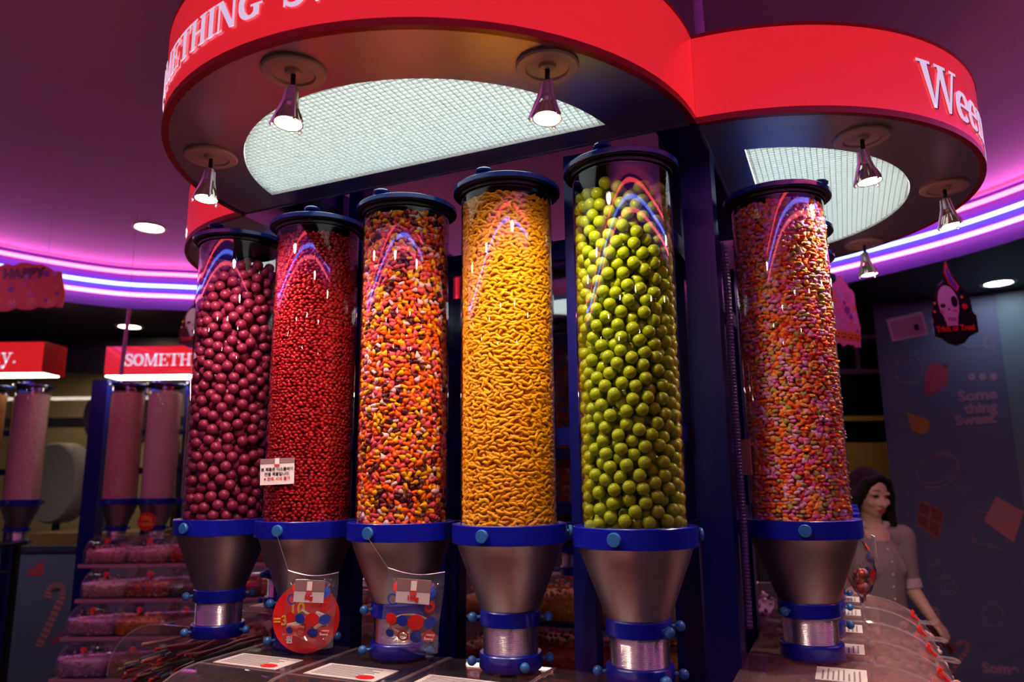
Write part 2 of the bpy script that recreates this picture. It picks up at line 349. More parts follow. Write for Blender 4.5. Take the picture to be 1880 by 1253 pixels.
mb = MB(); mb.lathe([(.09, 0), (.085, .03), (.06, .06), (.03, .075), (1e-4, .08)], 20); tag(mb.obj('serving_dome', M_BLACK, None, loc=(-3.2, 5.85, 1.23)), 'black domed cover lying on the wood counter', 'dome')
t = thing('display_shelf', 'tall narrow shelf with small goods in the hall beside the grey drum', 'shelf', (-3.05, 6.5, 0))
for k in range(5): MB().box((0, 0, .35 + .36 * k), (.26, .2, .02)).obj('shelf_board', M_WOOD, t, smooth=False)
for sx in (-1, 1): MB().box((.13 * sx, 0, .92), (.02, .2, 1.84)).obj('side_panel', M_BLACK, t, smooth=False)
for k in range(1, 5):
    for q in range(3):
        tag(MB().box((0, 0, .07), (.06, .06, .14)).obj('goods_box', mat('box_%d' % ((k + q) % 3), ((.45, .05, .05), (.4, .38, .3), (.1, .14, .12))[(k + q) % 3], .6), None, smooth=False, loc=(-3.13 + .08 * q, 6.48, .361 + .36 * k)),
            'small %s carton on the tall narrow shelf in the hall' % ('red', 'cream', 'dark green')[(k + q) % 3], 'carton', 'cartons on the hall shelf')

# neon tubes of the cove
def offset_curve(d): 
    out = []
    for i, (x, y) in enumerate(CURVE):
        a, b = CURVE[i - 1], CURVE[(i + 1) % n]; tx, ty = b[0] - a[0], b[1] - a[1]; L = math.hypot(tx, ty); nx, ny = -ty / L, tx / L
        if (cx0 - x) * nx + (cy0 - y) * ny < 0: nx, ny = -nx, -ny
        out.append((x + nx * d, y + ny * d))
    return out
NC = offset_curve(.045)
for z, name, col, lab in ((1.302, 'neon_red', NEON_RED, 'red neon tube, topmost of the three running round the ceiling cove'), (1.224, 'neon_blue', NEON_BLUE, 'blue neon tube between the red and pink ones in the ceiling cove'), (1.160, 'neon_pink', NEON_PINK, 'pink neon tube, lowest of the three running round the ceiling cove')):
    t = thing('neon_tube', lab, 'neon light', (0, 0, E + z))
    MB().tube([(x, y, 0) for x, y in NC], .012, 8, closed=True).obj('glass_tube', emitter(name, col, 1.), t)
    for i in range(0, n, 12):
        (x, y), (x2, y2) = CURVE[i], NC[i]; MB().tube([(x, y, 0), (x2, y2, 0)], .006, 6).obj('standoff', M_WHITE, t)
# ================================================================== THE ISLAND
W_ = 1.234                                # side of the square island; a half-round lobe on each side
class Frame:
    def __init__(s, o, a, u): s.o = o; s.a = a; s.u = u; s.ang = math.atan2(a[1], a[0])
    def p(s, x, y): return (s.o[0] + s.a[0] * x + s.u[0] * y, s.o[1] + s.a[1] * x + s.u[1] * y)
n_, c_ = (.409, .9125), (.9125, -.409)
SEAM = (.387, 1.409); LE = (SEAM[0] - W_ * c_[0], SEAM[1] - W_ * c_[1])
FA = Frame(SEAM, (-c_[0], -c_[1]), (-n_[0], -n_[1]))
FB = Frame((SEAM[0] + W_ * n_[0], SEAM[1] + W_ * n_[1]), (-n_[0], -n_[1]), c_)
FD = Frame(LE, n_, (-c_[0], -c_[1]))
FC = Frame((LE[0] + W_ * n_[0], LE[1] + W_ * n_[1]), c_, n_)
ZU, ZT = E + .719, E + .922               # underside and top of the canopy signs
CR, CC = .617, (.617, -.02)
def arc(r, ych, k=48):
    a0 = math.asin((ych - CC[1]) / r); return [(CC[0] + r * math.cos(a0 + (math.pi - 2 * a0) * i / k), CC[1] + r * math.sin(a0 + (math.pi - 2 * a0) * i / k)) for i in range(k + 1)]
M_GRID = bpy.data.materials.new('white_louvre_plastic'); M_GRID.use_nodes = True
_nt = M_GRID.node_tree; _nt.nodes.clear(); _o = _nt.nodes.new('ShaderNodeOutputMaterial'); _d = _nt.nodes.new('ShaderNodeBsdfDiffuse'); _t = _nt.nodes.new('ShaderNodeBsdfTranslucent'); _m = _nt.nodes.new('ShaderNodeMixShader')
_d.inputs[0].default_value = (.90, .92, .91, 1); _t.inputs[0].default_value = (.90, .92, .91, 1); _m.inputs[0].default_value = .55
_nt.links.new(_d.outputs[0], _m.inputs[1]); _nt.links.new(_t.outputs[0], _m.inputs[2]); _nt.links.new(_m.outputs[0], _o.inputs[0])
def canopy(fr, label, spots=True, text=None):
    t = thing('canopy_sign', label, 'canopy', (*fr.o, ZU), fr.ang)
    H = ZT - ZU; OUT = arc(CR, 0); INN = arc(CR - .014, 0)
    def band(z0, z1, name, m, d=0.):
        mb = MB(); o = arc(CR + d, 0); i_ = arc(CR - .012, 0); K = len(o)
        vs = [(x, y, z0) for x, y in o] + [(x, y, z1) for x, y in o] + [(x, y, z0) for x, y in i_] + [(x, y, z1) for x, y in i_]; fs = []
        for i in range(K - 1): fs += [(i, i + 1, K + i + 1, K + i), (2 * K + i + 1, 2 * K + i, 3 * K + i, 3 * K + i + 1), (i + 1, i, 2 * K + i, 2 * K + i + 1), (K + i, K + i + 1, 3 * K + i + 1, 3 * K + i)]
        fs += [(0, K, 3 * K, 2 * K), (K - 1, 3 * K - 1, 4 * K - 1, 2 * K - 1)]
        mb.add(vs, fs); return mb.obj(name, m, t)
    band(.014, H - .008, 'fascia', M_RED); band(0, .014, 'lower_unlit_rim', M_REDRIM, .0015); band(H - .008, H, 'upper_unlit_rim', M_REDRIM, .0015)  # rims without glow stand in for the shade where the frame blocks backlight
    # underside with the louvre opening
    G = arc(.454, .075); o = arc(CR - .012, 0); K = len(o); mb = MB(); z = .002
    mb.add([(x, y, z) for x, y in o] + [(x, y, z) for x, y in G], [(i + 1, i, K + i, K + i + 1) for i in range(K - 1)] + [(0, K - 1, 2 * K - 1, K)])
    mb.add([(x, y, z) for x, y in G] + [(x, y, .034) for x, y in G], [(i, (i + 1) % K, K + (i + 1) % K, K + i) for i in range(K)])
    mb.obj('underside', M_UNDER, t, smooth=False)
    MB().box((W_ / 2, .003, H / 2), (W_ - .004, .006, H)).obj('back_panel', M_UNDER, t, smooth=False)
    mb = MB(); mb.add([(x, y, H - .002) for x, y in o], [tuple(range(K))]); mb.obj('top_panel', M_REDRIM, t, smooth=False)
    # egg-crate louvre and the lit panel above it
    mb = MB(); s = .0127; r2 = .452
    x = CC[0] - r2 + s / 2
    while x < CC[0] + r2:
        yy = CC[1] + math.sqrt(max(r2 * r2 - (x - CC[0]) ** 2, 0))
        if yy > .08: mb.box((x, (.077 + yy) / 2, .0115), (.0012, yy - .077, .014))
        x += s
    y = .077 + s / 2
    while y < CC[1] + r2:
        hx = math.sqrt(max(r2 * r2 - (y - CC[1]) ** 2, 0)); mb.box((CC[0], y, .0117), (2 * hx, .0012, .014)); y += s
    g = mb.obj('louvre_grille', M_GRID, t, smooth=False); g['kind'] = 'stuff'
    mb = MB(); mb.add([(x, y, .030) for x, y in G], [tuple(range(K - 1, -1, -1))]); mb.obj('light_panel', emitter('canopy_light_panel', (.90, 1., .96), PANEL), t, smooth=False)
    if text:
        s_, ang0, z0, size, slant, tr = text
        rad = CR + .002
        def fm(x, y, d): a = R(ang0) + x / rad; return (CC[0] + (rad + d) * math.cos(a), CC[1] + (rad + d) * math.sin(a), z0 + y)
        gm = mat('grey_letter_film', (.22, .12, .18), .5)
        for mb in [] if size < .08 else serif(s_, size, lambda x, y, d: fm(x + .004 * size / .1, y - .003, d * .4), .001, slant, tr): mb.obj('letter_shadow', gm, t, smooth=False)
        for mb in serif(s_, size, fm, .0008, slant, tr): mb.obj('letter', M_WHITE_LIT, t, smooth=False)
    return t
canopy(FA, 'half-round red lit canopy reading SOMETHING SWEET over the five-tube row', text=('SOMETHING SWEET', 46.0, E + .776 - ZU, .060, .0, 1.0))
canopy(FB, 'half-round red lit canopy with white Weeny lettering over the pastel heart tube', text=('Weeny', 47.2, E + .760 - ZU, .105, .0, .92))
canopy(FD, 'half-round red canopy bulging behind the purple gumball tube')
canopy(FC, 'half-round canopy on the far side of the blue post frame')

def spotlight(fr, x, y, label, aim):
    px, py = fr.p(x, y); t = thing('canopy_spotlight', label, 'spotlight', (px, py, ZU), fr.ang, 'spotlights under the canopies')
    MB().lathe([(.056, .002), (.057, -.003), (.054, -.006), (.039, -.007), (.037, -.003), (.016, .0), (.014, -.006), (.008, -.007), (1e-4, -.007)], 36).obj('ceiling_plate', mat('champagne_plate', (.62, .46, .40), .35, .1), t)
    MB().tube([(0, 0, -.005), (0, 0, -.040)], .0045, 10).obj('stem', M_BLACK, t)
    h = link('lamp_head', None, t, (0, 0, -.036)); tilt = Vector(aim); h.rotation_euler = (0, 0, 0)
    q = Vector((0, 0, -1)).rotation_difference(tilt.normalized()); h.rotation_mode = 'QUATERNION'; h.rotation_quaternion = q
    mb = MB(); mb.lathe([(.0001, .006), (.008, .005), (.010, -.002), (.0115, -.024), (.008, -.028), (.0001, -.028)], 20); h2 = h
    o = mb.obj('socket', M_PINKMETAL, t); o.matrix_basis = T(0, 0, -.036) @ q.to_matrix().to_4x4()
    HM = T(0, 0, -.036) @ q.to_matrix().to_4x4()
    bpy.data.objects.remove(h)
    for k in range(3):
        a = 2 * math.pi * k / 3 + .5; ca, sa = math.cos(a), math.sin(a); mb = MB()
        mb.tube([(.009 * ca, .009 * sa, .002), (.0135 * ca, .0135 * sa, -.024), (.0305 * ca, .0305 * sa, -.071), (.0285 * ca, .0285 * sa, -.0745)], [.0045, .0042, .0032, .0022], 6)
        o = mb.obj('clamp_arm', M_PINKMETAL, t); o.matrix_basis = HM
    mb = MB(); prof = [(.008, -.028), (.0105, -.036), (.0145, -.040), (.0185, -.049), (.0220, -.059), (.0245, -.066), (.0256, -.069), (.0235, -.0685)]
    mb.lathe(prof, 30); o = mb.obj('reflector', mat('ribbed_glass_reflector', (.72, .60, .55), .12, .8), t); o.matrix_basis = HM
    for k in range(15):
        a = 2 * math.pi * k / 15; ca, sa = math.cos(a), math.sin(a); mb.__init__() if k == 0 else None
        mb.tube([(.0150 * ca, .0150 * sa, -.040), (.0192 * ca, .0192 * sa, -.049), (.0240 * ca, .0240 * sa, -.062)], .0014, 4)
    o = mb.obj('reflector_ribs', MATS['ribbed_glass_reflector'], t); o.matrix_basis = HM
    o = MB().disc((0, 0, -.0675), .0238, 24, (0, 0, -1)).obj('lens', emitter('spot_lens', (1., .86, .60), 14.), t); o.matrix_basis = HM
    ld = bpy.data.lights.new('spot_beam', 'SPOT'); ld.energy = SPOT_W; ld.color = (1., .80, .58); ld.spot_size = R(176); ld.spot_blend = .7; ld.shadow_soft_size = .02
    lo = bpy.data.objects.new('spot_beam', ld); COL.objects.link(lo); lo.parent = t; lo.matrix_basis = HM @ T(0, 0, -.071)
    return t
for fr, where in ((FA, 'the SOMETHING canopy'), (FB, 'the Weeny canopy')):
    for x, y, a, l in ((1.02, .315, (0, .09, -1), ('above the red candy tube', 'farthest from the pastel tube')), (.617, .512, (0, .10, -1), ('at the middle of the curve', 'at the middle of the curve')), (.20, .335, (0, .09, -1), ('between yellow and green tubes', 'nearest the pastel tube'))):
        far = l[0] if fr is FA else {1.02: 'above the pastel heart tube', .617: 'at the middle of the curve', .20: 'at the far end of the row'}[x]
        spotlight(fr, x, y, 'lit clamp-arm bulb under %s, %s' % (where, far), a)

# ---- post frame
def post(x, y, w, ang, label, z1=ZU - .001, g='navy posts of the island frame'):
    t = thing('frame_post', label, 'post', (x, y, 0), ang, g)
    MB().box((0, 0, z1 / 2), (w, w, z1)).obj('shaft', M_POST, t, smooth=False)
    MB().box((0, 0, .005), (w * 1.8, w * 1.8, .01)).obj('foot_plate', M_POST, t, smooth=False)
    return t
CORN = [FA.p(.045, -.125), FB.p(.045, -.125), FC.p(.045, -.125), FD.p(.045, -.125)]
big = (.428, 1.572)
post(*big, .066, FA.ang, 'thick navy steel post between the green gumball and pastel heart tubes', ZU + .1)
for (px, py), l in ((FB.p(.06, -.11), 'navy post at the far end of the pastel row'), (FC.p(.06, -.11), 'navy post at the far corner behind the orange tubes'), (FD.p(.135, -.11), 'navy post behind the purple gumball tube')):
    post(px, py, .06, FA.ang, l)
for fr, nm in ((FA, 'behind the five-tube row'), (FB, 'behind the pastel heart row'), (FC, 'behind the far tube row'), (FD, 'behind the row over the stick-candy bin')):
    for x in (.282, .925):
        px, py = fr.p(x, -.118 if x > .5 or fr is not FA else -.05); which = {(FA, .282): 'between the banana and green gumball tubes', (FA, .925): 'behind the red candy and drop candy tubes', (FB, .925): 'right behind the pastel heart tube', (FB, .282): 'behind the far end of the pastel row', (FC, .282): 'far behind the purple gumball tube', (FC, .925): 'on the far side, behind the thick navy post', (FD, .282): 'behind the purple gumballs, nearer the stick-candy bin', (FD, .925): 'behind the purple gumballs, farther from the stick-candy bin'}[(fr, x)]
        post(px, py, .045, fr.ang, 'slim navy post %s' % which, ZU + (.13 if x > .5 or fr is not FA else -.001))
for fr, nm in ((FA, 'the five-tube row'), (FB, 'the pastel row'), (FC, 'the far row'), (FD, 'the row over the stick-candy bin')):
    for z0, z1, l in ((.493, .539, 'upper'), (.070, .108, 'middle'), (-.130, -.095, 'lower')):
        o = MB().box((W_ / 2 + (.03 if fr is FB else 0), -.086, (z1 - z0) / 2), (W_ - .2, .018, z1 - z0)).obj('cross_rail', M_POST, None, smooth=False, loc=(*fr.o, E + z0), rot=(0, 0, fr.ang))
        tag(o, '%s navy cross rail running behind %s' % (l, nm), 'rail', 'cross rails of the island frame')
for fr, nm in ((FA, 'SOMETHING canopy'), (FB, 'Weeny canopy'), (FC, 'far canopy'), (FD, 'canopy behind the purple gumballs')):
    o = MB().box((W_ / 2, -.062, .11), (W_ - .3, .118, .05)).obj('canopy_beam', M_POST, None, smooth=False, loc=(*fr.o, ZU), rot=(0, 0, fr.ang)); tag(o, 'navy beam along the flat back of the %s' % nm, 'beam', 'beams of the island frame')
# cable conduits
def conduit(pts, r, label, m):
    P = smoothpts(pts, 14); rr = []; Q = []
    L = 0; last = None; dense = []
    for i in range(len(P) - 1):
        a, b = Vector(P[i]), Vector(P[i + 1]); k = max(1, int((b - a).length / .0022))
        for j in range(k): dense.append(a.lerp(b, j / k))
    mb = MB(); mb.tube(dense, [r * (1 + .13 * math.sin(i * 2.1)) for i in range(len(dense))], 8); o = mb.obj('cable_conduit', m, None); return tag(o, label, 'conduit')
M_COND = mat('lilac_corrugated_conduit', (.40, .22, .48), .45)
q = FB.p(1.13, .0)
conduit([(.425, 1.47, ZT - .001), (.425, 1.475, ZT + .12), (.42, 1.48, H2 - .001)], .010, 'corrugated lilac conduit rising from the canopy joint to the ceiling', M_COND)
bx, by = .434, 1.565
conduit([(bx + .028, by - .035, E + .50), (bx + .032, by - .035, E + .40), (bx + .03, by - .036, E + .2), (bx + .032, by - .036, E - .1), (bx + .03, by - .036, E - .3)], .008, 'corrugated violet conduit clipped down the thick navy post', mat('violet_corrugated_conduit', (.05, .02, .13), .4))
# ================================================================== CANDY TUBES (dispensers)
TR = .100; ZL = .626; ZR = -.127           # tube radius, lid top, ring bottom (relative to the eye)
me_tube = MB().lathe([(TR, -.10), (TR, .612)], 64).mesh('tube', M_TUBE)
me_lid = MB().lathe([(1e-4, .6145), (.1165, .6145), (.1180, .6155), (.1180, .6245), (.1170, .6258), (.02, .6262), (1e-4, .6262)], 64).mesh('lid', M_LID, angle=25)
me_gask = MB().lathe([(1e-4, .6125), (.096, .6125), (.096, .600), (.0995, .600), (.0995, .612), (.1015, .612), (.1015, .604), (.1045, .604), (.1045, .6115), (.1135, .6125), (.1135, .6143), (1e-4, .6143)], 64).mesh('gasket', M_BLACK, angle=25)
me_lknob = MB().lathe([(1e-4, 0), (.009, 0), (.009, .006), (.018, .007), (.019, .011), (.017, .014), (1e-4, .0145)], 24).mesh('lid_knob', M_LID)
me_hoop = MB().lathe([(.101, -.127), (.116, -.127), (.117, -.126), (.117, -.091), (.116, -.090), (.105, -.090), (.101, -.091)], 64, close=True).mesh('hoop', M_BLUE, angle=25)
me_fun = MB().lathe([(.112, -.124), (.108, -.128), (.098, -.155), (.060, -.252), (.057, -.258)], 56).mesh('funnel', M_STEEL)
me_ub = MB().lathe([(.052, -.285), (.059, -.285), (.061, -.283), (.061, -.258), (.059, -.256), (.052, -.256)], 48, close=True).mesh('upper_band', M_BLUE)
prof = []; z = -.338
for i in range(25): prof += [(.0535, z), (.0545, z + .0007), (.0545, z + .0015)]; z += .0022
me_neck = MB().lathe(prof, 48).mesh('neck', M_NECK, angle=80)
me_lb = MB().lathe([(.045, -.366), (.060, -.366), (.0625, -.363), (.0625, -.338), (.0605, -.336), (.045, -.336)], 48, close=True).mesh('lower_band', M_BLUE)
me_bolt = MB().lathe([(.004, -.012), (.0045, .004), (.0120, .004), (.0128, .0055), (.0125, .010), (.0115, .0112), (1e-4, .0115)], 20, Matrix.Rotation(R(-90), 4, 'X')).mesh('bolt', M_KNOB)
mb = MB(); mb.lathe([(.0035, -.006), (.0035, .008)], 10, Matrix.Rotation(R(-90), 4, 'X')); mb.ball((0, .015, 0), .0095, 14, 10); me_bknob = mb.mesh('ball_knob', M_KNOB)
me_brk = MB().box((0, -.128, -.11), (.03, .05, .03)).mesh('bracket', M_POST, smooth=False)
def dispenser(x, y, label, face, group=None, z=E, bolts=(-22, 98, 218), ub=(70, -70), lb=(20, 95, -75), knob=-32, brk=None, small=False):
    """face: direction (radians) the tube front looks to; angles are degrees to the right of the front as one looks at it"""
    t = thing('candy_dispenser', label, 'candy dispenser', (x, y, z), face - math.pi / 2, group)
    def ang(d): return R(90 + d)           # local +y is the front; the viewer's right is +rotation
    link('tube', me_tube, t); l = link('lid', me_lid, t); link('gasket', me_gask, l); h = link('hoop', me_hoop, t); link('funnel', me_fun, t)
    u = link('upper_band', me_ub, t); link('neck', me_neck, t); b = link('lower_band', me_lb, t)
    a = ang(knob); link('lid_knob', me_lknob, l, (.099 * math.cos(a), .099 * math.sin(a), .626))
    for d in bolts: a = ang(d); link('bolt', me_bolt, h, (.117 * math.cos(a), .117 * math.sin(a), -.108), (0, 0, a - math.pi / 2))
    for d in ub: a = ang(d); link('ball_knob', me_bknob, u, (.061 * math.cos(a), .061 * math.sin(a), -.271), (0, 0, a - math.pi / 2))
    for d in lb: a = ang(d); link('ball_knob', me_bknob, b, (.0625 * math.cos(a), .0625 * math.sin(a), -.351), (0, 0, a - math.pi / 2))
    if brk is not None: link('bracket', me_brk, t, rot=(0, 0, brk - (face - math.pi / 2)))
    return t
S0, NN = -.375, 1.395
TP = []
for k in range(5):
    s = S0 - .262 * k; nn = NN + .004 * k; TP.append((.912 * s + .409 * nn, -.409 * s + .912 * nn))
TP = TP[::-1]                              # from the purple gumballs to the green ones
P6 = FB.p(W_ - .262, .128)
def facecam(p, extra=0): return math.atan2(-p[1], -p[0]) + R(extra)
SETS = [('purple gumballs', dict(bolts=(-45, 75, 195), ub=(-80, 85), lb=(-70, 55), knob=-38)), ('red candy hearts', dict(bolts=(-30, 90, 210), ub=(-75, 150), lb=(-75, 80), knob=-10)),
        ('orange, yellow and pink drop candies', dict(bolts=(-33, 92, 212), ub=(-80, 150), lb=(-80, 95, 55), knob=-35)), ('yellow banana candies', dict(bolts=(-25, 95, 215), ub=(-85, 85), lb=(-80, 20, 95), knob=-28)),
        ('green gumballs', dict(bolts=(-17, 100, 220), ub=(45, 95), lb=(35, 85, -90), knob=-20)), ('pastel candy hearts', dict(bolts=(2, 122, 240), ub=(-38, 150), lb=(150, 210), knob=70))]
for (nm, kw), p in zip(SETS, TP + [P6]):
    dispenser(*p, 'tall clear acrylic dispenser tube filled with %s' % nm, facecam(p), 'candy tube dispensers', brk=(FA.ang if p is not P6 else FB.ang), **kw)

# ---------------------------------------------------------------- candies
def candy_mesh(name, V, F, m, smooth=True):
    me = bpy.data.meshes.new(name); me.from_pydata([tuple(v) for v in V], [], [tuple(f) for f in F]); me.materials.append(m)
    me.polygons.foreach_set('use_smooth', [smooth] * len(F)); me.update(); return me
def ico(sub):
    bm = bmesh.new(); bmesh.ops.create_icosphere(bm, subdivisions=sub, radius=1.); V = np.array([v.co[:] for v in bm.verts]); bm.faces.ensure_lookup_table(); F = np.array([[v.index for v in f.verts] for f in bm.faces]); bm.free(); return V, F
def joined(name, base, Ms, Ps, mi, mats, extra=None):
    """one mesh out of many copies; base: list of (V,F) per shape, mi: material of each copy"""
    vs = []; fs = []; ms = []; off = 0
    for k in range(len(base)):
        V, F = base[k]; sel = [i for i in range(len(Ps)) if shape_of[i] == k] if isinstance(base, list) and len(base) > 1 else list(range(len(Ps)))
        if not sel: continue
        M = np.array([Ms[i] for i in sel]); P = np.array([Ps[i] for i in sel])
        X = np.einsum('nij,vj->nvi', M, V) + P[:, None, :]; N, nv = X.shape[:2]
        vs.append(X.reshape(-1, 3)); fs.append((F[None] + (np.arange(N) * nv)[:, None, None] + off).reshape(-1, 3)); ms.append(np.repeat(np.array([mi[i] for i in sel]), len(F))); off += N * nv
    if extra:
        V, F, m = extra; vs.append(np.asarray(V, float)); fs.append(np.asarray(F) + off); ms.append(np.full(len(F), m))
    vs = np.concatenate(vs); fs = np.concatenate(fs); ms = np.concatenate(ms)
    me = bpy.data.meshes.new(name); me.vertices.add(len(vs)); me.vertices.foreach_set('co', vs.astype(np.float32).ravel())
    me.loops.add(fs.size); me.loops.foreach_set('vertex_index', fs.astype(np.int32).ravel()); me.polygons.add(len(fs))
    me.polygons.foreach_set('loop_start', np.arange(0, fs.size, 3, dtype=np.int32)); me.polygons.foreach_set('material_index', ms.astype(np.int32))
    for m in mats: me.materials.append(m)
    me.update(calc_edges=True); me.polygons.foreach_set('use_smooth', np.ones(len(fs), bool)); me.validate()
    return me
def core_geo(r, z0, z1, n=32):
    V = [(r * math.cos(2 * math.pi * i / n), r * math.sin(2 * math.pi * i / n), z) for z in (z0, z1) for i in range(n)] + [(0, 0, z0), (0, 0, z1)]; F = []
    for i in range(n): j = (i + 1) % n; F += [(i, j, n + j), (i, n + j, n + i), (j, i, 2 * n), (n + i, n + j, 2 * n + 1)]
    return V, F
def sugar(name, col, rough=.28): return mat(name, col, rough + .08, coat=.06, spec=.32, noise=(220, .06))
# gumballs: balls dropped one by one into the tube
def drop_balls(r, Rt, z0, ztop, seed):
    g = np.random.default_rng(seed); P = np.zeros((0, 3)); fails = 0
    while fails < 25 and len(P) < 2200:
        k = 46; a = g.uniform(0, 2 * np.pi, k); rad = (Rt - r) * np.sqrt(g.uniform(0, 1, k)); rad[:16] = (Rt - r)
        X = np.c_[rad * np.cos(a), rad * np.sin(a)]; z = np.full(k, z0 + r)
        if len(P):
            Q = P[-260:]; d2 = ((X[:, None] - Q[None, :, :2]) ** 2).sum(2); h = np.where(d2 < 4 * r * r, Q[None, :, 2] + np.sqrt(np.maximum(4 * r * r - d2, 0)), -9); z = np.maximum(z, h.max(1))
        i = z.argmin()
        if z[i] > ztop: fails += 1; continue
        P = np.vstack([P, [X[i, 0], X[i, 1], z[i]]])
    return P
def fill_balls(p, r, ztop, col, name, label, grp, seed):
    P = drop_balls(r, .0985, -.115, ztop, seed); m = sugar(name + '_shell', col, .25)
    W = P + np.array([p[0], p[1], E]); d = np.hypot(W[:, 0], W[:, 1]) - .55 * np.hypot(P[:, 0], P[:, 1])
    fwd = -np.array(p) / np.hypot(*p); rad = np.hypot(P[:, 0], P[:, 1]); front = P[:, :2] @ fwd
    order = np.argsort(-(front + .3 * rad)); pick = order[:300]; rest = order[300:]
    V, F = ico(3); me = candy_mesh(name, V * r, F, m)
    for i in pick: tag(link(name, me, None, W[i], (random.random() * 6, random.random() * 6, 0)), label, 'gumball', grp)
    V2, F2 = ico(2); j = joined(name + '_pile', [(V2, F2)], [np.eye(3) * r] * len(rest), [P[i] for i in rest], [0] * len(rest), [m])
    tag(link(name + '_pile', j, None, (p[0], p[1], E)), 'rest of the %s heaped deeper in their tube' % grp, 'candy pile', kind='stuff')
fill_balls(TP[0], .0131, .552, (.25, .018, .065), 'purple_gumball', 'shiny purple gumball among those packed in the dark tube', 'purple gumballs', 3)
fill_balls(TP[4], .0124, .568, (.29, .37, .002), 'green_gumball', 'shiny green gumball among those packed in the green tube', 'green gumballs', 5)

def lens(outline, th, inner=.62, hz=.86):
    n = len(outline); V = [(x, y, 0) for x, y in outline] + [(x * inner, y * inner, th / 2 * hz) for x, y in outline] + [(x * inner, y * inner, -th / 2 * hz) for x, y in outline] + [(0, 0, th / 2), (0, 0, -th / 2)]; F = []
    for i in range(n):
        j = (i + 1) % n; F += [(i, j, n + j), (i, n + j, n + i), (j, i, 2 * n + i), (j, 2 * n + i, 2 * n + j), (n + i, n + j, 3 * n), (2 * n + j, 2 * n + i, 3 * n + 1)]
    return np.array(V, float), np.array(F)
def heart(s, n=10):
    P = []
    for i in range(n):
        t = 2 * math.pi * i / n + .001; P.append((16 * math.sin(t) ** 3, 13 * math.cos(t) - 5 * math.cos(2 * t) - 2 * math.cos(3 * t) - math.cos(4 * t) + 2))
    return [(x * s / 32, y * s / 30) for x, y in P][::-1]
def sweep(pts, rad, n=5):
    mb = MB(); mb.tube(pts, rad, n); F = []
    for f in mb.f:
        for i in range(1, len(f) - 1): F.append((f[0], f[i], f[i + 1]))
    return np.array(mb.v, float), np.array(F)
def banana(L, r):
    K = 7; pts = []; rr = []
    for i in range(K):
        t = -1 + 2 * i / (K - 1); a = t * .85; pts.append((math.sin(a) * L * .665, (math.cos(a) - .86) * L * .665, 0)); rr.append(r * (.22 + .78 * math.cos(t * math.pi / 2) ** .75))
    return sweep(pts, rr, 6)
def drop(L, r): return sweep([(-L * .5, 0, 0), (-L * .44, 0, 0), (-L * .30, 0, 0), (-L * .12, 0, 0), (L * .06, 0, 0), (L * .25, 0, 0), (L * .5, 0, 0)], [r * .3, r * .72, r, r * .96, r * .66, r * .36, r * .10], 7)
def rod(L, r): return sweep([(-L * .5, 0, 0), (-L * .42, 0, 0), (L * .42, 0, 0), (L * .5, 0, 0)], [r * .55, r, r, r * .55], 6)
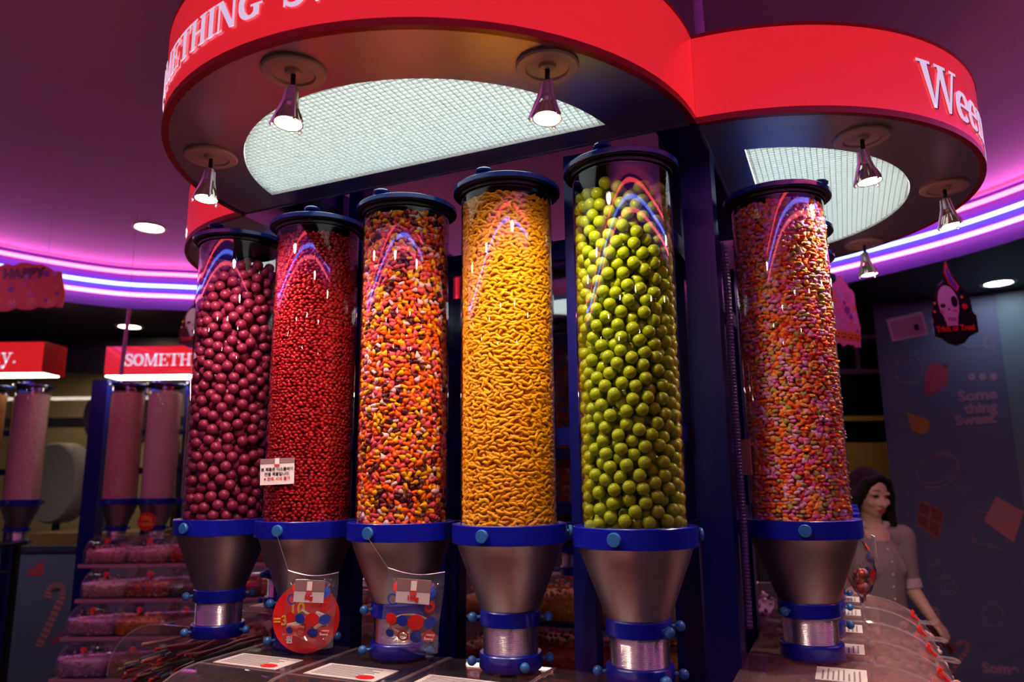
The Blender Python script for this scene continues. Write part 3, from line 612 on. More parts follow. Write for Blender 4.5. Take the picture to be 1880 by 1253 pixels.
def fill_small(p, shapes, probs, mats, mprobs, dx, dz, ztop, thick, style, name, label, cat, grp, core, seed, arc_deg=125):
    """an outer layer settled against the wall, a second one behind it, and a solid core"""
    global shape_of
    g = np.random.default_rng(seed); fc = facecam(p); Ms = []; Ps = []; mi = []; shape_of = []; fr = []
    for layer in range(2):
        rr = .0975 - thick * (.55 + .80 * layer); z = -.118; row = 0
        while z < ztop - layer * .004:
            half = R(arc_deg - 8 * layer); da = dx / rr; a = -half + (row % 2) * da / 2 + g.uniform(-.2, .2) * da
            while a < half:
                aa = a + g.normal(0, .12) * da; zz = z + g.normal(0, .20) * dz; th = fc + aa; rad = rr + g.uniform(-.25, .12) * thick
                er = np.array([math.cos(th), math.sin(th), 0]); et = np.array([-math.sin(th), math.cos(th), 0]); ez = np.array([0, 0, 1.])
                if style == 'long':        # long axis lies along the wall
                    ti = g.normal(0, .40 if name == 'banana_candy' else .75); u = g.uniform()
                    if u < .10: ti = g.uniform(-1.57, 1.57)
                    X = et * math.cos(ti) + ez * math.sin(ti)
                    if g.uniform() < .05: X = X * .8 + er * .6; X /= np.linalg.norm(X); rad -= thick * .5
                    if g.uniform() < .5 and style == 'long': X = -X if name != 'banana_candy' else X
                    N0 = er - X * (er @ X); N0 /= np.linalg.norm(N0); ro = g.normal(0, .25); Y = np.cross(N0, X)
                    Nn = N0 * math.cos(ro) + Y * math.sin(ro); Y = np.cross(Nn, X)
                    if name == 'banana_candy' and g.uniform() < .32: X = -X; Y = -Y
                else:                      # flat lozenges: most lie flat, some stand against the wall
                    u = g.uniform(); base = ez if u < .50 else (er if u < .92 else (er + ez * g.uniform(-1, 1)))
                    Nn = base + g.normal(0, .13, 3); Nn /= np.linalg.norm(Nn); q = g.normal(0, 1, 3); X = q - Nn * (q @ Nn); X /= np.linalg.norm(X); Y = np.cross(Nn, X)
                sc = g.uniform(.92, 1.07)
                Ms.append(np.stack([X, Y, Nn], 1) * sc); Ps.append(er * rad + ez * zz); mi.append(int(g.choice(len(mats), p=mprobs))); shape_of.append(int(g.choice(len(shapes), p=probs))); fr.append((aa if layer == 0 else 9))
                a += da
            z += dz; row += 1
    zz = np.array([q[2] for q in Ps]); score = np.abs(np.array(fr)) * .1 + np.abs(zz) * .12
    pick = set(np.argsort(score)[:300].tolist()); meshes = {}
    for i in pick:
        k = (shape_of[i], mi[i])
        if k not in meshes: meshes[k] = candy_mesh(name, *shapes[k[0]], mats[k[1]])
        M4 = Matrix([list(Ms[i][r_]) + [Ps[i][r_] + (p[0], p[1], E)[r_]] for r_ in range(3)] + [[0, 0, 0, 1]])
        l = label[mi[i]] if isinstance(label, (list, tuple)) else label
        tag(link(name, meshes[k], None, M=M4), l, cat, grp if not isinstance(label, (list, tuple)) else grp + ' ' + str(l.split()[0]))
    rest = [i for i in range(len(Ps)) if i not in pick]; so = shape_of; shape_of = [so[i] for i in rest]
    V, F = core_geo(.0975 - thick * 2.0, -.118, ztop - .004)
    me = joined(name + '_pile', shapes, [Ms[i] for i in rest], [Ps[i] for i in rest], [mi[i] for i in rest], mats, (V, F, core))
    tag(link(name + '_pile', me, None, (p[0], p[1], E)), 'rest of the %s filling their tube to the top' % grp, 'candy pile', kind='stuff')
oct8 = [(math.cos(2 * math.pi * i / 8), math.sin(2 * math.pi * i / 8) * .8) for i in range(8)]
red1 = sugar('red_candy_shell', (.42, .004, .009)); red2 = sugar('red_candy_shell_deep', (.34, .003, .009))
fill_small(TP[1], [lens([(x * .0064, y * .0064) for x, y in oct8], .0068), lens(heart(.0135, 8), .0070)], [.6, .4], [red1, red2], [.65, .35], .0122, .0068, .588, .0074, 'flat', 'red_candy', 'small glossy red candy heart packed in the all-red tube', 'candy', 'red candies', 1, 21)
mixm = [sugar('orange_drop', (.90, .12, .002)), sugar('yellow_drop', (.90, .42, .004)), sugar('rose_drop', (.72, .08, .10)), sugar('pale_pink_drop', (.80, .50, .52)), sugar('maroon_drop', (.085, .008, .014))]
fill_small(TP[2], [drop(.0182, .0066), rod(.0148, .0040)], [.55, .45], mixm, [.29, .22, .24, .09, .16], .0142, .0092, .598, .0105, 'long', 'drop_candy',
           ['orange drop candy in the tube of mixed orange and pink drops', 'yellow drop candy in the tube of mixed orange and pink drops', 'rose drop candy in the tube of mixed orange and pink drops', 'pale pink drop candy in the tube of mixed orange and pink drops', 'maroon drop candy in the tube of mixed orange and pink drops'], 'candy', 'mixed drop candies', 4, 22)
fill_small(TP[3], [banana(.0188, .0042)], [1.], [sugar('banana_yellow', (.93, .42, .002)), sugar('banana_gold', (.90, .37, .002))], [.7, .3], .0152, .0067, .592, .0080, 'long', 'banana_candy', 'yellow banana-shaped candy packed in the all-yellow tube', 'candy', 'banana candies', 1, 23)
pas = [sugar('orange_heart', (.90, .17, .02)), sugar('peach_heart', (.90, .34, .07)), sugar('lilac_heart', (.78, .36, .54)), sugar('pink_heart', (.80, .12, .36)), sugar('scarlet_heart', (.72, .05, .025)), sugar('olive_heart', (.44, .34, .08))]
fill_small(P6, [lens(heart(.0172, 14), .0074), lens([(x * .0080, y * .0080) for x, y in oct8], .0072)], [.75, .25], pas, [.25, .2, .2, .12, .09, .14], .0148, .0076, .590, .0080, 'flat', 'heart_candy',
           ['orange heart candy in the tube of pastel hearts', 'peach heart candy in the tube of pastel hearts', 'lilac heart candy in the tube of pastel hearts', 'pink heart candy in the tube of pastel hearts', 'scarlet heart candy in the tube of pastel hearts', 'olive heart candy in the tube of pastel hearts'], 'candy', 'pastel hearts', 0, 24)

# ---- tubes farther round the island and along the back, candy too fine to tell apart
def fine_fill(name, cols, scale):
    m = bpy.data.materials.new(name); m.use_nodes = True; nt = m.node_tree; b = nt.nodes['Principled BSDF']; tc = nt.nodes.new('ShaderNodeTexCoord')
    v = nt.nodes.new('ShaderNodeTexVoronoi'); v.inputs['Scale'].default_value = scale; nt.links.new(tc.outputs['Object'], v.inputs['Vector'])
    sp = nt.nodes.new('ShaderNodeSeparateColor'); nt.links.new(v.outputs['Color'], sp.inputs[0]); cr = nt.nodes.new('ShaderNodeValToRGB'); cr.color_ramp.interpolation = 'CONSTANT'
    for i, c in enumerate(cols):
        e = cr.color_ramp.elements[i] if i < 2 else cr.color_ramp.elements.new(i / len(cols)); e.position = i / len(cols); e.color = (*c, 1)
    nt.links.new(sp.outputs[0], cr.inputs[0]); nt.links.new(cr.outputs[0], b.inputs['Base Color']); b.inputs['Roughness'].default_value = .35
    bp = nt.nodes.new('ShaderNodeBump'); bp.inputs['Distance'].default_value = .004; bp.invert = True; nt.links.new(v.outputs['Distance'], bp.inputs['Height']); nt.links.new(bp.outputs[0], b.inputs['Normal'])
    return m
mb = MB(); mb.lathe([(1e-4, -.115), (.097, -.115), (.097, .565), (.07, .575), (1e-4, .578)], 40); ME_FILL = mb
def far_tube(p, face, label, fill, flabel, group, z=E, **kw):
    dispenser(*p, label, face, group, z=z, **kw)
    o = ME_FILL.obj('candy_fill', fill, None, loc=(p[0], p[1], z)); tag(o, flabel, 'candy pile', kind='stuff')
F_RB = fine_fill('red_blue_candy', [(.45, .03, .02), (.40, .10, .02), (.05, .10, .25), (.30, .02, .02)], 75)
F_OR = fine_fill('orange_red_candy', [(.45, .06, .02), (.36, .02, .03), (.5, .2, .05)], 80)
F_PW = fine_fill('pink_white_candy', [(.72, .47, .45), (.78, .52, .50), (.66, .40, .40)], 130)
F_PK = fine_fill('rose_candy', [(.70, .30, .30), (.76, .36, .35), (.64, .24, .26)], 130)
F_GD = fine_fill('gold_candy', [(.5, .22, .03), (.55, .26, .04), (.45, .18, .02)], 110)
for k in range(3):
    p = FB.p(W_ - .262 * (k + 2), .128)
    far_tube(p, math.atan2(FB.u[1], FB.u[0]), 'clear candy tube of red sweets, %s behind the pastel heart tube' % ('first', 'second', 'third')[k], (F_OR, F_RB, F_OR)[k], 'red sweets filling the %s tube behind the pastel hearts' % ('first', 'second', 'third')[k], 'candy tubes behind the pastel hearts', bolts=(-62, 58, 178))
for k in range(4):
    p = FC.p(.19 + .285 * k, .10)
    far_tube(p, math.atan2(FC.u[1], FC.u[0]), 'clear candy tube of red and blue sweets on the far side, %s along the row' % ('first', 'second', 'third', 'fourth')[k], (F_OR, F_RB)[k % 2], 'red and blue sweets in a tube on the far side of the island', 'candy tubes on the far side of the island')
for k in range(3):
    p = FD.p(.36 + .27 * k, .10)
    far_tube(p, math.atan2(FD.u[1], FD.u[0]), 'clear candy tube of orange sweets, %s behind the purple gumball tube' % ('first', 'second', 'third')[k], F_OR, 'orange sweets in a tube behind the purple gumballs', 'candy tubes behind the purple gumballs')
# ================================================================== SCOOP BINS
ZB = E - .374
def bin_profile(d, h, flat):
    P = [(0, 0), (flat, 0)]; K = 9
    for i in range(1, K + 1):
        a = math.pi / 2 * i / K; P.append((flat + (d - flat) * math.sin(a), -(h * .72) * (1 - math.cos(a))))
    P += [(d - .004, -h), (0, -h)]
    return P
M_BINLID = clear('clear_acrylic_lid', (.94, .88, .90), 1.47, .04, haze=.045)
M_BINSHEEN = clear('pink_sheen_acrylic_lid', (.88, .72, .76), 1.47, .08, haze=.30, hazecol=(.72, .50, .54))  # pink haze paints in the ceiling's reflection on these lids
M_EDGE = clear('acrylic_edge', (.80, .66, .72), 1.5, .05, haze=.22)
M_CLIPR = mat('red_clip_plastic', (.75, .03, .02), .3)
def bin_meshes(w, d, h, flat, lm=None):
    P = bin_profile(d, h, flat); K = len(P); g = .003; mb = MB()
    ends = [(g, y, z) for y, z in P] + [(w - g, y, z) for y, z in P]
    mb.add(ends, [tuple(range(K - 1, -1, -1)), tuple(range(K, 2 * K))]); 
    i0 = K - 2
    mb.add([(g, P[i][0], P[i][1]) for i in (K - 3, K - 2, K - 1, 0)] + [(w - g, P[i][0], P[i][1]) for i in (K - 3, K - 2, K - 1, 0)], [(0, 1, 5, 4), (1, 2, 6, 5), (2, 3, 7, 6)])
    body = mb.mesh('body', M_BIN, smooth=False)
    mb = MB(); q = P[:-2]; n = len(q); e = .002
    mb.add([(g, y, z + e) for y, z in q] + [(w - g, y, z + e) for y, z in q], [(i, i + 1, n + i + 1, n + i) for i in range(n - 1)])
    rim = [(g, y, z + e) for y, z in q]; lid = mb.mesh('lid', lm or M_BINLID, angle=25)
    mb = MB()
    for x in (g, w - g): mb.tube([(x, y, z + e) for y, z in q], .0018, 5)
    mb.tube([(g, flat, e), (w - g, flat, e)], .0016, 5); edge = mb.mesh('lid_edge', M_EDGE)
    return body, lid, edge
def pile_mesh(name, w, d, h, size, mats, seed, count):
    g = np.random.default_rng(seed); V, F = ico(1); Ms = []; Ps = []; mi = []
    for i in range(count):
        side = g.uniform()
        x = g.uniform(.012, w - .012); y = g.uniform(.012, d - .012); z = -h * .45 + g.normal(0, .012)
        if side < .35: y = d - .012 - g.uniform(0, .004); z = g.uniform(-h + .008, -h * .5)
        elif side < .5: x = g.choice([.01, w - .01]); z = g.uniform(-h + .008, -h * .5)
        elif side < .6: y = .01; z = g.uniform(-h + .008, -h * .45)
        a = np.linalg.qr(g.normal(0, 1, (3, 3)))[0]; Ms.append(a * np.array([size, size * .8, size * .65])); Ps.append((x, y, z)); mi.append(int(g.integers(len(mats))))
    x0, x1, y0, y1, z0, z1 = .012, w - .012, .012, d - .014, -h + .006, -h * .5
    B = [(x, y, z) for x in (x0, x1) for y in (y0, y1) for z in (z0, z1)]; BF = [(0, 1, 3), (0, 3, 2), (4, 6, 7), (4, 7, 5), (0, 4, 5), (0, 5, 1), (2, 3, 7), (2, 7, 6), (0, 2, 6), (0, 6, 4), (1, 5, 7), (1, 7, 3)]
    return joined(name, [(V, F)], Ms, Ps, mi, mats, (B, BF, 0))
mb = MB(); mb.box((0, 0, .006), (.030, .010, .008)); mb.box((0, .008, .004), (.012, .022, .006)); mb.box((0, -.006, .012), (.022, .006, .010)); ME_CLIP = mb.mesh('clip', M_CLIPR, smooth=False)
ME_HANDLE = MB().tube(smoothpts([(-.016, 0, 0), (-.019, .02, .004), (-.017, .038, .006), (0, .046, .006), (.017, .038, .006), (.019, .02, .004), (.016, 0, 0)], 4), .0032, 6).mesh('scoop_handle', MATS['acrylic_edge'])
ME_HKNOB = MB().ball((0, 0, .004), .006, 10, 7).mesh('hinge_knob', MATS['acrylic_edge'])
def card_mesh(w, l, rows, red=True):
    mb = MB(); mb.box((0, 0, .0008), (w, l, .0016)); mb.mi = 1
    g = random.Random(int(w * 1e4) + rows)
    for i in range(rows): 
        L = w * g.uniform(.5, .82); mb.box((-w * .43 + L / 2, l * (.36 - .72 * i / max(rows - 1, 1)), .0018), (L, l * .035, .0006))
    if red:
        mb.mi = 2; mb.lathe([(1e-4, .0022), (l * .16, .0022)], 12, T(w * .30, -l * .28, 0) @ Matrix.Scale(1.5, 4, (1, 0, 0)))
    return mb.mesh('label_card', [M_CARD, M_PRINT, M_REDP], smooth=False)
BIG = bin_meshes(.235, .42, .20, .235); ME_CARD = card_mesh(.105, .085, 7); SHEEN = bin_meshes(.235, .42, .20, .235, M_BINSHEEN); WIDE = card_mesh(.165, .085, 8); PLAINC = card_mesh(.100, .088, 8, False)
def scoop_bin(fr, k, z, label, group, mats, size, seed, x0=.03, clip=True, handle=False, card=True, meshes=None, dims=(.235, .42, .20, .235), fill='sweets', count=150, step=None, cardmesh=None, cardpos=None):
    w, d, h, flat = dims; body, lid, edge = meshes or BIG; x = x0 + (step or w) * k; px, py = fr.p(x, 0)
    t = thing('scoop_bin', label, 'candy bin', (px, py, z), fr.ang, group)
    link('body', body, t); l = link('lid', lid, t); link('lid_edge', edge, l)
    if card: link('label_card', cardmesh or ME_CARD, l, cardpos or (w * .5, flat * .72, .003), (0, 0, math.pi))
    link('hinge_knob', ME_HKNOB, l, (.01, flat, .002))
    if clip: link('clip', ME_CLIP, l, (w * .5, d * .86, -h * .18), (R(-38), 0, 0))
    if handle: link('scoop_handle', ME_HANDLE, t, (w * .5, d * .90, -h * .25), (R(-12), 0, 0))
    if mats:
        me = pile_mesh('candy_fill', w, d, h, size, mats, seed, count); o = link('candy_fill', me, None, (px, py, z), (0, 0, fr.ang)); tag(o, '%s lying in the %s' % (fill, label), 'candy pile', kind='stuff')
    return t
def sm(name, *cols): return [sugar('%s_%d' % (name, i), c) for i, c in enumerate(cols)]
ORD = ('first', 'second', 'third', 'fourth', 'fifth')
Cpink = sm('blush_sweet', (.55, .24, .26), (.6, .34, .34)); Corange = sm('orange_sweet', (.55, .20, .03), (.6, .28, .04)); Cred = sm('crimson_sweet', (.42, .03, .03), (.5, .06, .03)); Clilac = sm('lilac_sweet', (.40, .24, .38), (.46, .32, .44))
Cmix = sm('mixed_sweet', (.45, .06, .05), (.5, .3, .05), (.1, .25, .1), (.5, .3, .35)); Ccola = sm('cola_sweet', (.10, .03, .02), (.16, .06, .03)); Ccream = sm('cream_sweet', (.5, .38, .30), (.45, .30, .28))
for k in range(5):                         # right lobe, curved fronts turned to the violet pillar
    kk = 4 - k
    scoop_bin(FB, k, ZB, 'clear scoop bin under the pastel heart row, %s from the thick navy post' % ORD[kk], 'scoop bins under the pastel row', (Cpink, Ccream, Cpink, Corange, Cpink)[k], .016, 40 + k, handle=True, count=110, fill='blush pink and cream sweets', meshes=SHEEN, cardpos=(.118, .182, .003), cardmesh=PLAINC)
for k in range(4):                         # front lobe
    scoop_bin(FA, k, ZB, 'clear scoop bin under the five-tube row, %s from the thick navy post' % ORD[k], 'scoop bins under the five-tube row', (Cred, Cmix, Ccola, Cmix, Cred)[k], .012, 50 + k, x0=.105, clip=False, count=120, fill='dark red and mixed sweets', cardmesh=WIDE, cardpos=(.118, .185, .003))
for k in range(1, 5):
    scoop_bin(FD, k, ZB, 'clear scoop bin behind the stick-candy bin, %s along' % ORD[k - 1], 'scoop bins on the left lobe', (Cred, Cred, Cpink, Cmix, Cmix)[k], .012, 60 + k, clip=False, count=120, fill='red sweets')
t = scoop_bin(FD, 0, ZB, 'clear scoop bin at the island corner holding coloured stick candy', 'scoop bins on the left lobe', None, .01, 0, clip=False, card=False)
stick_cols = [sugar('stick_%d' % i, c) for i, c in enumerate(((.42, .03, .03), (.10, .14, .08), (.20, .16, .06), (.06, .06, .12), (.45, .20, .16), (.25, .02, .05)))]
g = random.Random(5); st = [MB().tube([(0, -.10, 0), (.003, -.03, .004), (-.002, .04, .001), (0, .10, 0)], .0042, 6).mesh('candy_stick', m) for m in stick_cols]
for i in range(120):
    lx, ly = g.uniform(.105, .130), g.uniform(.05, .36); px, py = FD.p(lx, ly); lev = i / 120
    o = link('candy_stick', st[i % 6], None, (px, py, ZB - .185 + .135 * lev * (1 if ly < .28 else .6)), (R(g.uniform(-7, 7)), 0, FD.ang + R(90) + R(g.uniform(-11, 11))))
    tag(o, '%s candy stick in the clear bin at the island corner' % ('red', 'green', 'olive', 'navy', 'pink', 'crimson')[i % 6], 'candy stick', '%s candy sticks' % ('red', 'green', 'olive', 'navy', 'pink', 'crimson')[i % 6])
# far lobe, three tiers seen from behind
SMALL = bin_meshes(.235, .32, .16, .15)
for tier in range(3):
    for k in range(5):
        scoop_bin(FC, k, ZB - .178 * tier, 'clear scoop bin on the far side of the island, %s tier, %s along' % (('top', 'middle', 'bottom')[tier], ORD[k]), 'scoop bins on the far side of the island', ((Corange, Corange, Corange, Clilac, Clilac), (Cred, Cred, Cred, Corange, Cmix), (Ccola, Cred, Ccola, Cmix, Cmix))[tier][k], .010, 70 + 5 * tier + k, dims=(.235, .32, .16, .15), meshes=SMALL, count=170, fill='bright sweets')
for tier in range(3):
    o = MB().box((W_ / 2, .17, -.008), (W_ - .02, .30, .012)).obj('bin_shelf', M_POST, None, smooth=False, loc=(*FC.o, ZB - .178 * tier - .162), rot=(0, 0, FC.ang)); tag(o, 'navy shelf carrying the %s tier of bins on the far side of the island' % ('top', 'middle', 'bottom')[tier], 'shelf', 'bin shelves')
for fr, nm in ((FA, 'the five-tube row'), (FB, 'the pastel heart row'), (FD, 'the stick-candy bin')):
    t = thing('display_cabinet', 'navy cabinet carrying the scoop bins under %s' % nm, 'cabinet', (*fr.o, 0), fr.ang)
    hh = ZB - .201; MB().box((W_ / 2, .215, hh / 2), (W_ - .02, .40, hh)).obj('body', M_POST, t, smooth=False); MB().box((W_ / 2, .225, .05), (W_ - .01, .43, .1)).obj('plinth', M_BLACK, t, smooth=False)
t = thing('display_cabinet', 'navy cabinet under the far tiers of bins', 'cabinet', (*FC.o, 0), FC.ang); hh = ZB - .178 * 2 - .177
MB().box((W_ / 2, .18, hh / 2), (W_ - .02, .33, hh)).obj('body', M_POST, t, smooth=False); MB().box((W_ / 2, .18, .05), (W_ - .01, .36, .1)).obj('plinth', M_BLACK, t, smooth=False)

# ================================================================== BACK-LEFT DISPLAYS
class Plain(Frame):
    def __init__(s, x, y): s.o = (x, y); s.a = (-1, 0); s.u = (0, -1); s.ang = math.pi
RW, RH = .245, .15
RBIN = bin_meshes(.24, .26, .145, .10); RCARD = card_mesh(.07, .03, 3, False)
rows = [(4.62, -.318), (4.44, -.482), (4.26, -.642), (4.08, -.800)]
CR_ = [[Cpink, Cpink, Cred, Cpink, Cmix], [Ccream, Cmix, sm('grey_sweet', (.10, .11, .10), (.2, .2, .18)), Cred, Cmix], [sm('violet_sweet', (.4, .2, .4), (.55, .35, .15)), Corange, Ccola, Ccola, Cred], [Clilac, sm('brown_sweet', (.22, .07, .03), (.28, .10, .04)), Ccola, Cmix, Cred]]
xl = [-2.49, -2.385, -2.34, -2.27]
for r_, (y, zt) in enumerate(rows):
    fr = Plain(0, y)
    for k in range(5):
        fr.o = (xl[r_] + RW * (k + 1), y)
        scoop_bin(fr, 0, E + zt, 'clear scoop bin on the back rack, %s row, %s from the window end' % (('top', 'second', 'third', 'bottom')[r_], ORD[k]), 'scoop bins on the back rack', CR_[r_][k], .009, 200 + 10 * r_ + k, x0=0, dims=(.24, .26, .145, .10), meshes=RBIN, count=170, cardmesh=RCARD, cardpos=(.12, .06, .003), fill='small sweets')
t = thing('bin_rack', 'stepped navy rack carrying four rows of scoop bins by the window', 'rack', (-1.95, 4.5, 0))
for r_, (y, zt) in enumerate(rows):
    z = E + zt - .146; x0 = xl[r_] + 1.95; MB().box((x0 + RW * 2.5, y - 4.5 - .13, z - .010), (RW * 5 + .02, .27, .016)).obj('shelf_board', M_POST, t, smooth=False)
    MB().box((x0 + RW * 2.5, y - 4.5 - .27, z - .008), (RW * 5 + .02, .006, .02)).obj('price_rail', mat('rosy_rail', (.45, .22, .30), .4), t, smooth=False)
    for dx in (.02, RW * 5 - .02): MB().box((x0 + dx, y - 4.5 - .03, (z - .018) / 2), (.03, .03, z - .018)).obj('leg', M_POST, t, smooth=False)
# wall displays with sign boxes
def wall_display(x0, x1, y, text, tx, size, label, zb=.678, zt=.868, track=1., plain=False):
    t = thing('sign_box', label, 'sign', ((x0 + x1) / 2, y, E + zb)); w = x1 - x0; h = zt - zb
    MB().box((0, .12, h / 2), (w, .24, h)).obj('housing', M_REDRIM, t, smooth=False); MB().box((0, -.004, h / 2), (w - .01, .008, h - .012)).obj('face', M_RED, t, smooth=False)
    MB().box((0, .10, -.004), (w, .16, .008)).obj('light_strip', emitter('sign_underlight', (1, .86, .72), 13.), t, smooth=False)
    for mb in serif(text, size, lambda a, b, d: (a + tx - (x0 + x1) / 2, -.009 - d, b + h * .30), .002, 0, track): mb.obj('letter', M_WHITE_LIT, t, smooth=False)
    return t
wall_display(-2.63, -1.28, 4.66, 'SOMETHING SWEET', -2.50, .078, 'red lit sign box reading SOMETHING above the rose candy tubes by the window')
wall_display(-4.7, -3.03, 4.66, 'Weeny Beeny.', -4.09, .105, 'red lit sign box ending in a white y, left of the window gap', zb=.70, zt=.905)
wall_display(-.95, .35, 5.655, 'Weeny Beeny', -.60, .13, 'red lit sign box on the back wall seen between the drop and banana tubes', zb=.655, zt=.87)
for x, y, wd, l in ((-2.70, 4.80, .10, 'wide navy post at the end of the rose candy tubes'), (-2.365, 4.83, .045, 'slim navy post between the two rose candy tubes'), (-2.14, 4.83, .045, 'slim navy post right of the rose candy tubes'), (-3.23, 4.83, .055, 'navy post behind the pale pink candy tube at the window')):
    post(x, y, wd, 0, l, E + .66, 'navy posts of the window displays')
for z0, l in ((.30, 'upper'), (.05, 'lower')):
    for xa, xb, q in ((-2.58, -1.4, 'rose candy tubes'), (-4.1, -3.05, 'pale pink candy tube')):
        tag(MB().box(((xb - xa) / 2, 0, .02), (xb - xa, .02, .04)).obj('cross_rail', M_POST, None, smooth=False, loc=(xa, 4.79, E + z0)), '%s navy rail behind the %s by the window' % (l, q), 'rail', 'rails of the window displays')
for (px, f, l, fl) in ((-2.465, F_PK, 'clear candy tube of rose sweets beside the wide navy post', 'rose sweets'), (-2.225, F_PW, 'clear candy tube of dusty pink sweets above the round red tag', 'dusty pink sweets'), (-1.972, F_PW, 'clear candy tube of pink sweets right beside the purple gumball tube', 'pink sweets'), (-3.08, F_PW, 'clear candy tube of pale pink sweets at the window', 'pale pink sweets'), (-3.36, F_GD, 'clear candy tube of golden sweets at the window', 'golden sweets')):
    far_tube((px, 4.67), math.atan2(-1, .4), l, f, '%s filling a tube by the window' % fl, 'candy tubes by the window', z=E - .01, brk=math.pi)
def tagdisc(loc, rzv, r, label, lines):
    t = thing('price_tag', label, 'price tag', loc, rzv)
    MB().lathe([(1e-4, -.001), (r, -.001), (r, .001), (1e-4, .001)], 32, Matrix.Rotation(R(90), 4, 'X')).obj('disc', mat('red_tag_card', (.62, .012, .012), .35), t)
    for s, x, z, sz, m in lines: text_mb(s, sz, .0006, None, T(x, -.0022, z) @ Matrix.Rotation(R(90), 4, 'X'), 'CENTER', .0004).obj('print', m, t, smooth=False)
    return t
M_YEL = mat('yellow_print', (.78, .42, .03), .5); M_WPR = mat('white_print', (.75, .70, .70), .5)
tagdisc((-2.215, 4.53, E - .235), 0, .055, 'small round red tag with yellow print hanging by the dusty pink tube', [('100g', 0, .008, .035, M_YEL), ('=3,000', 0, -.026, .03, M_YEL)])
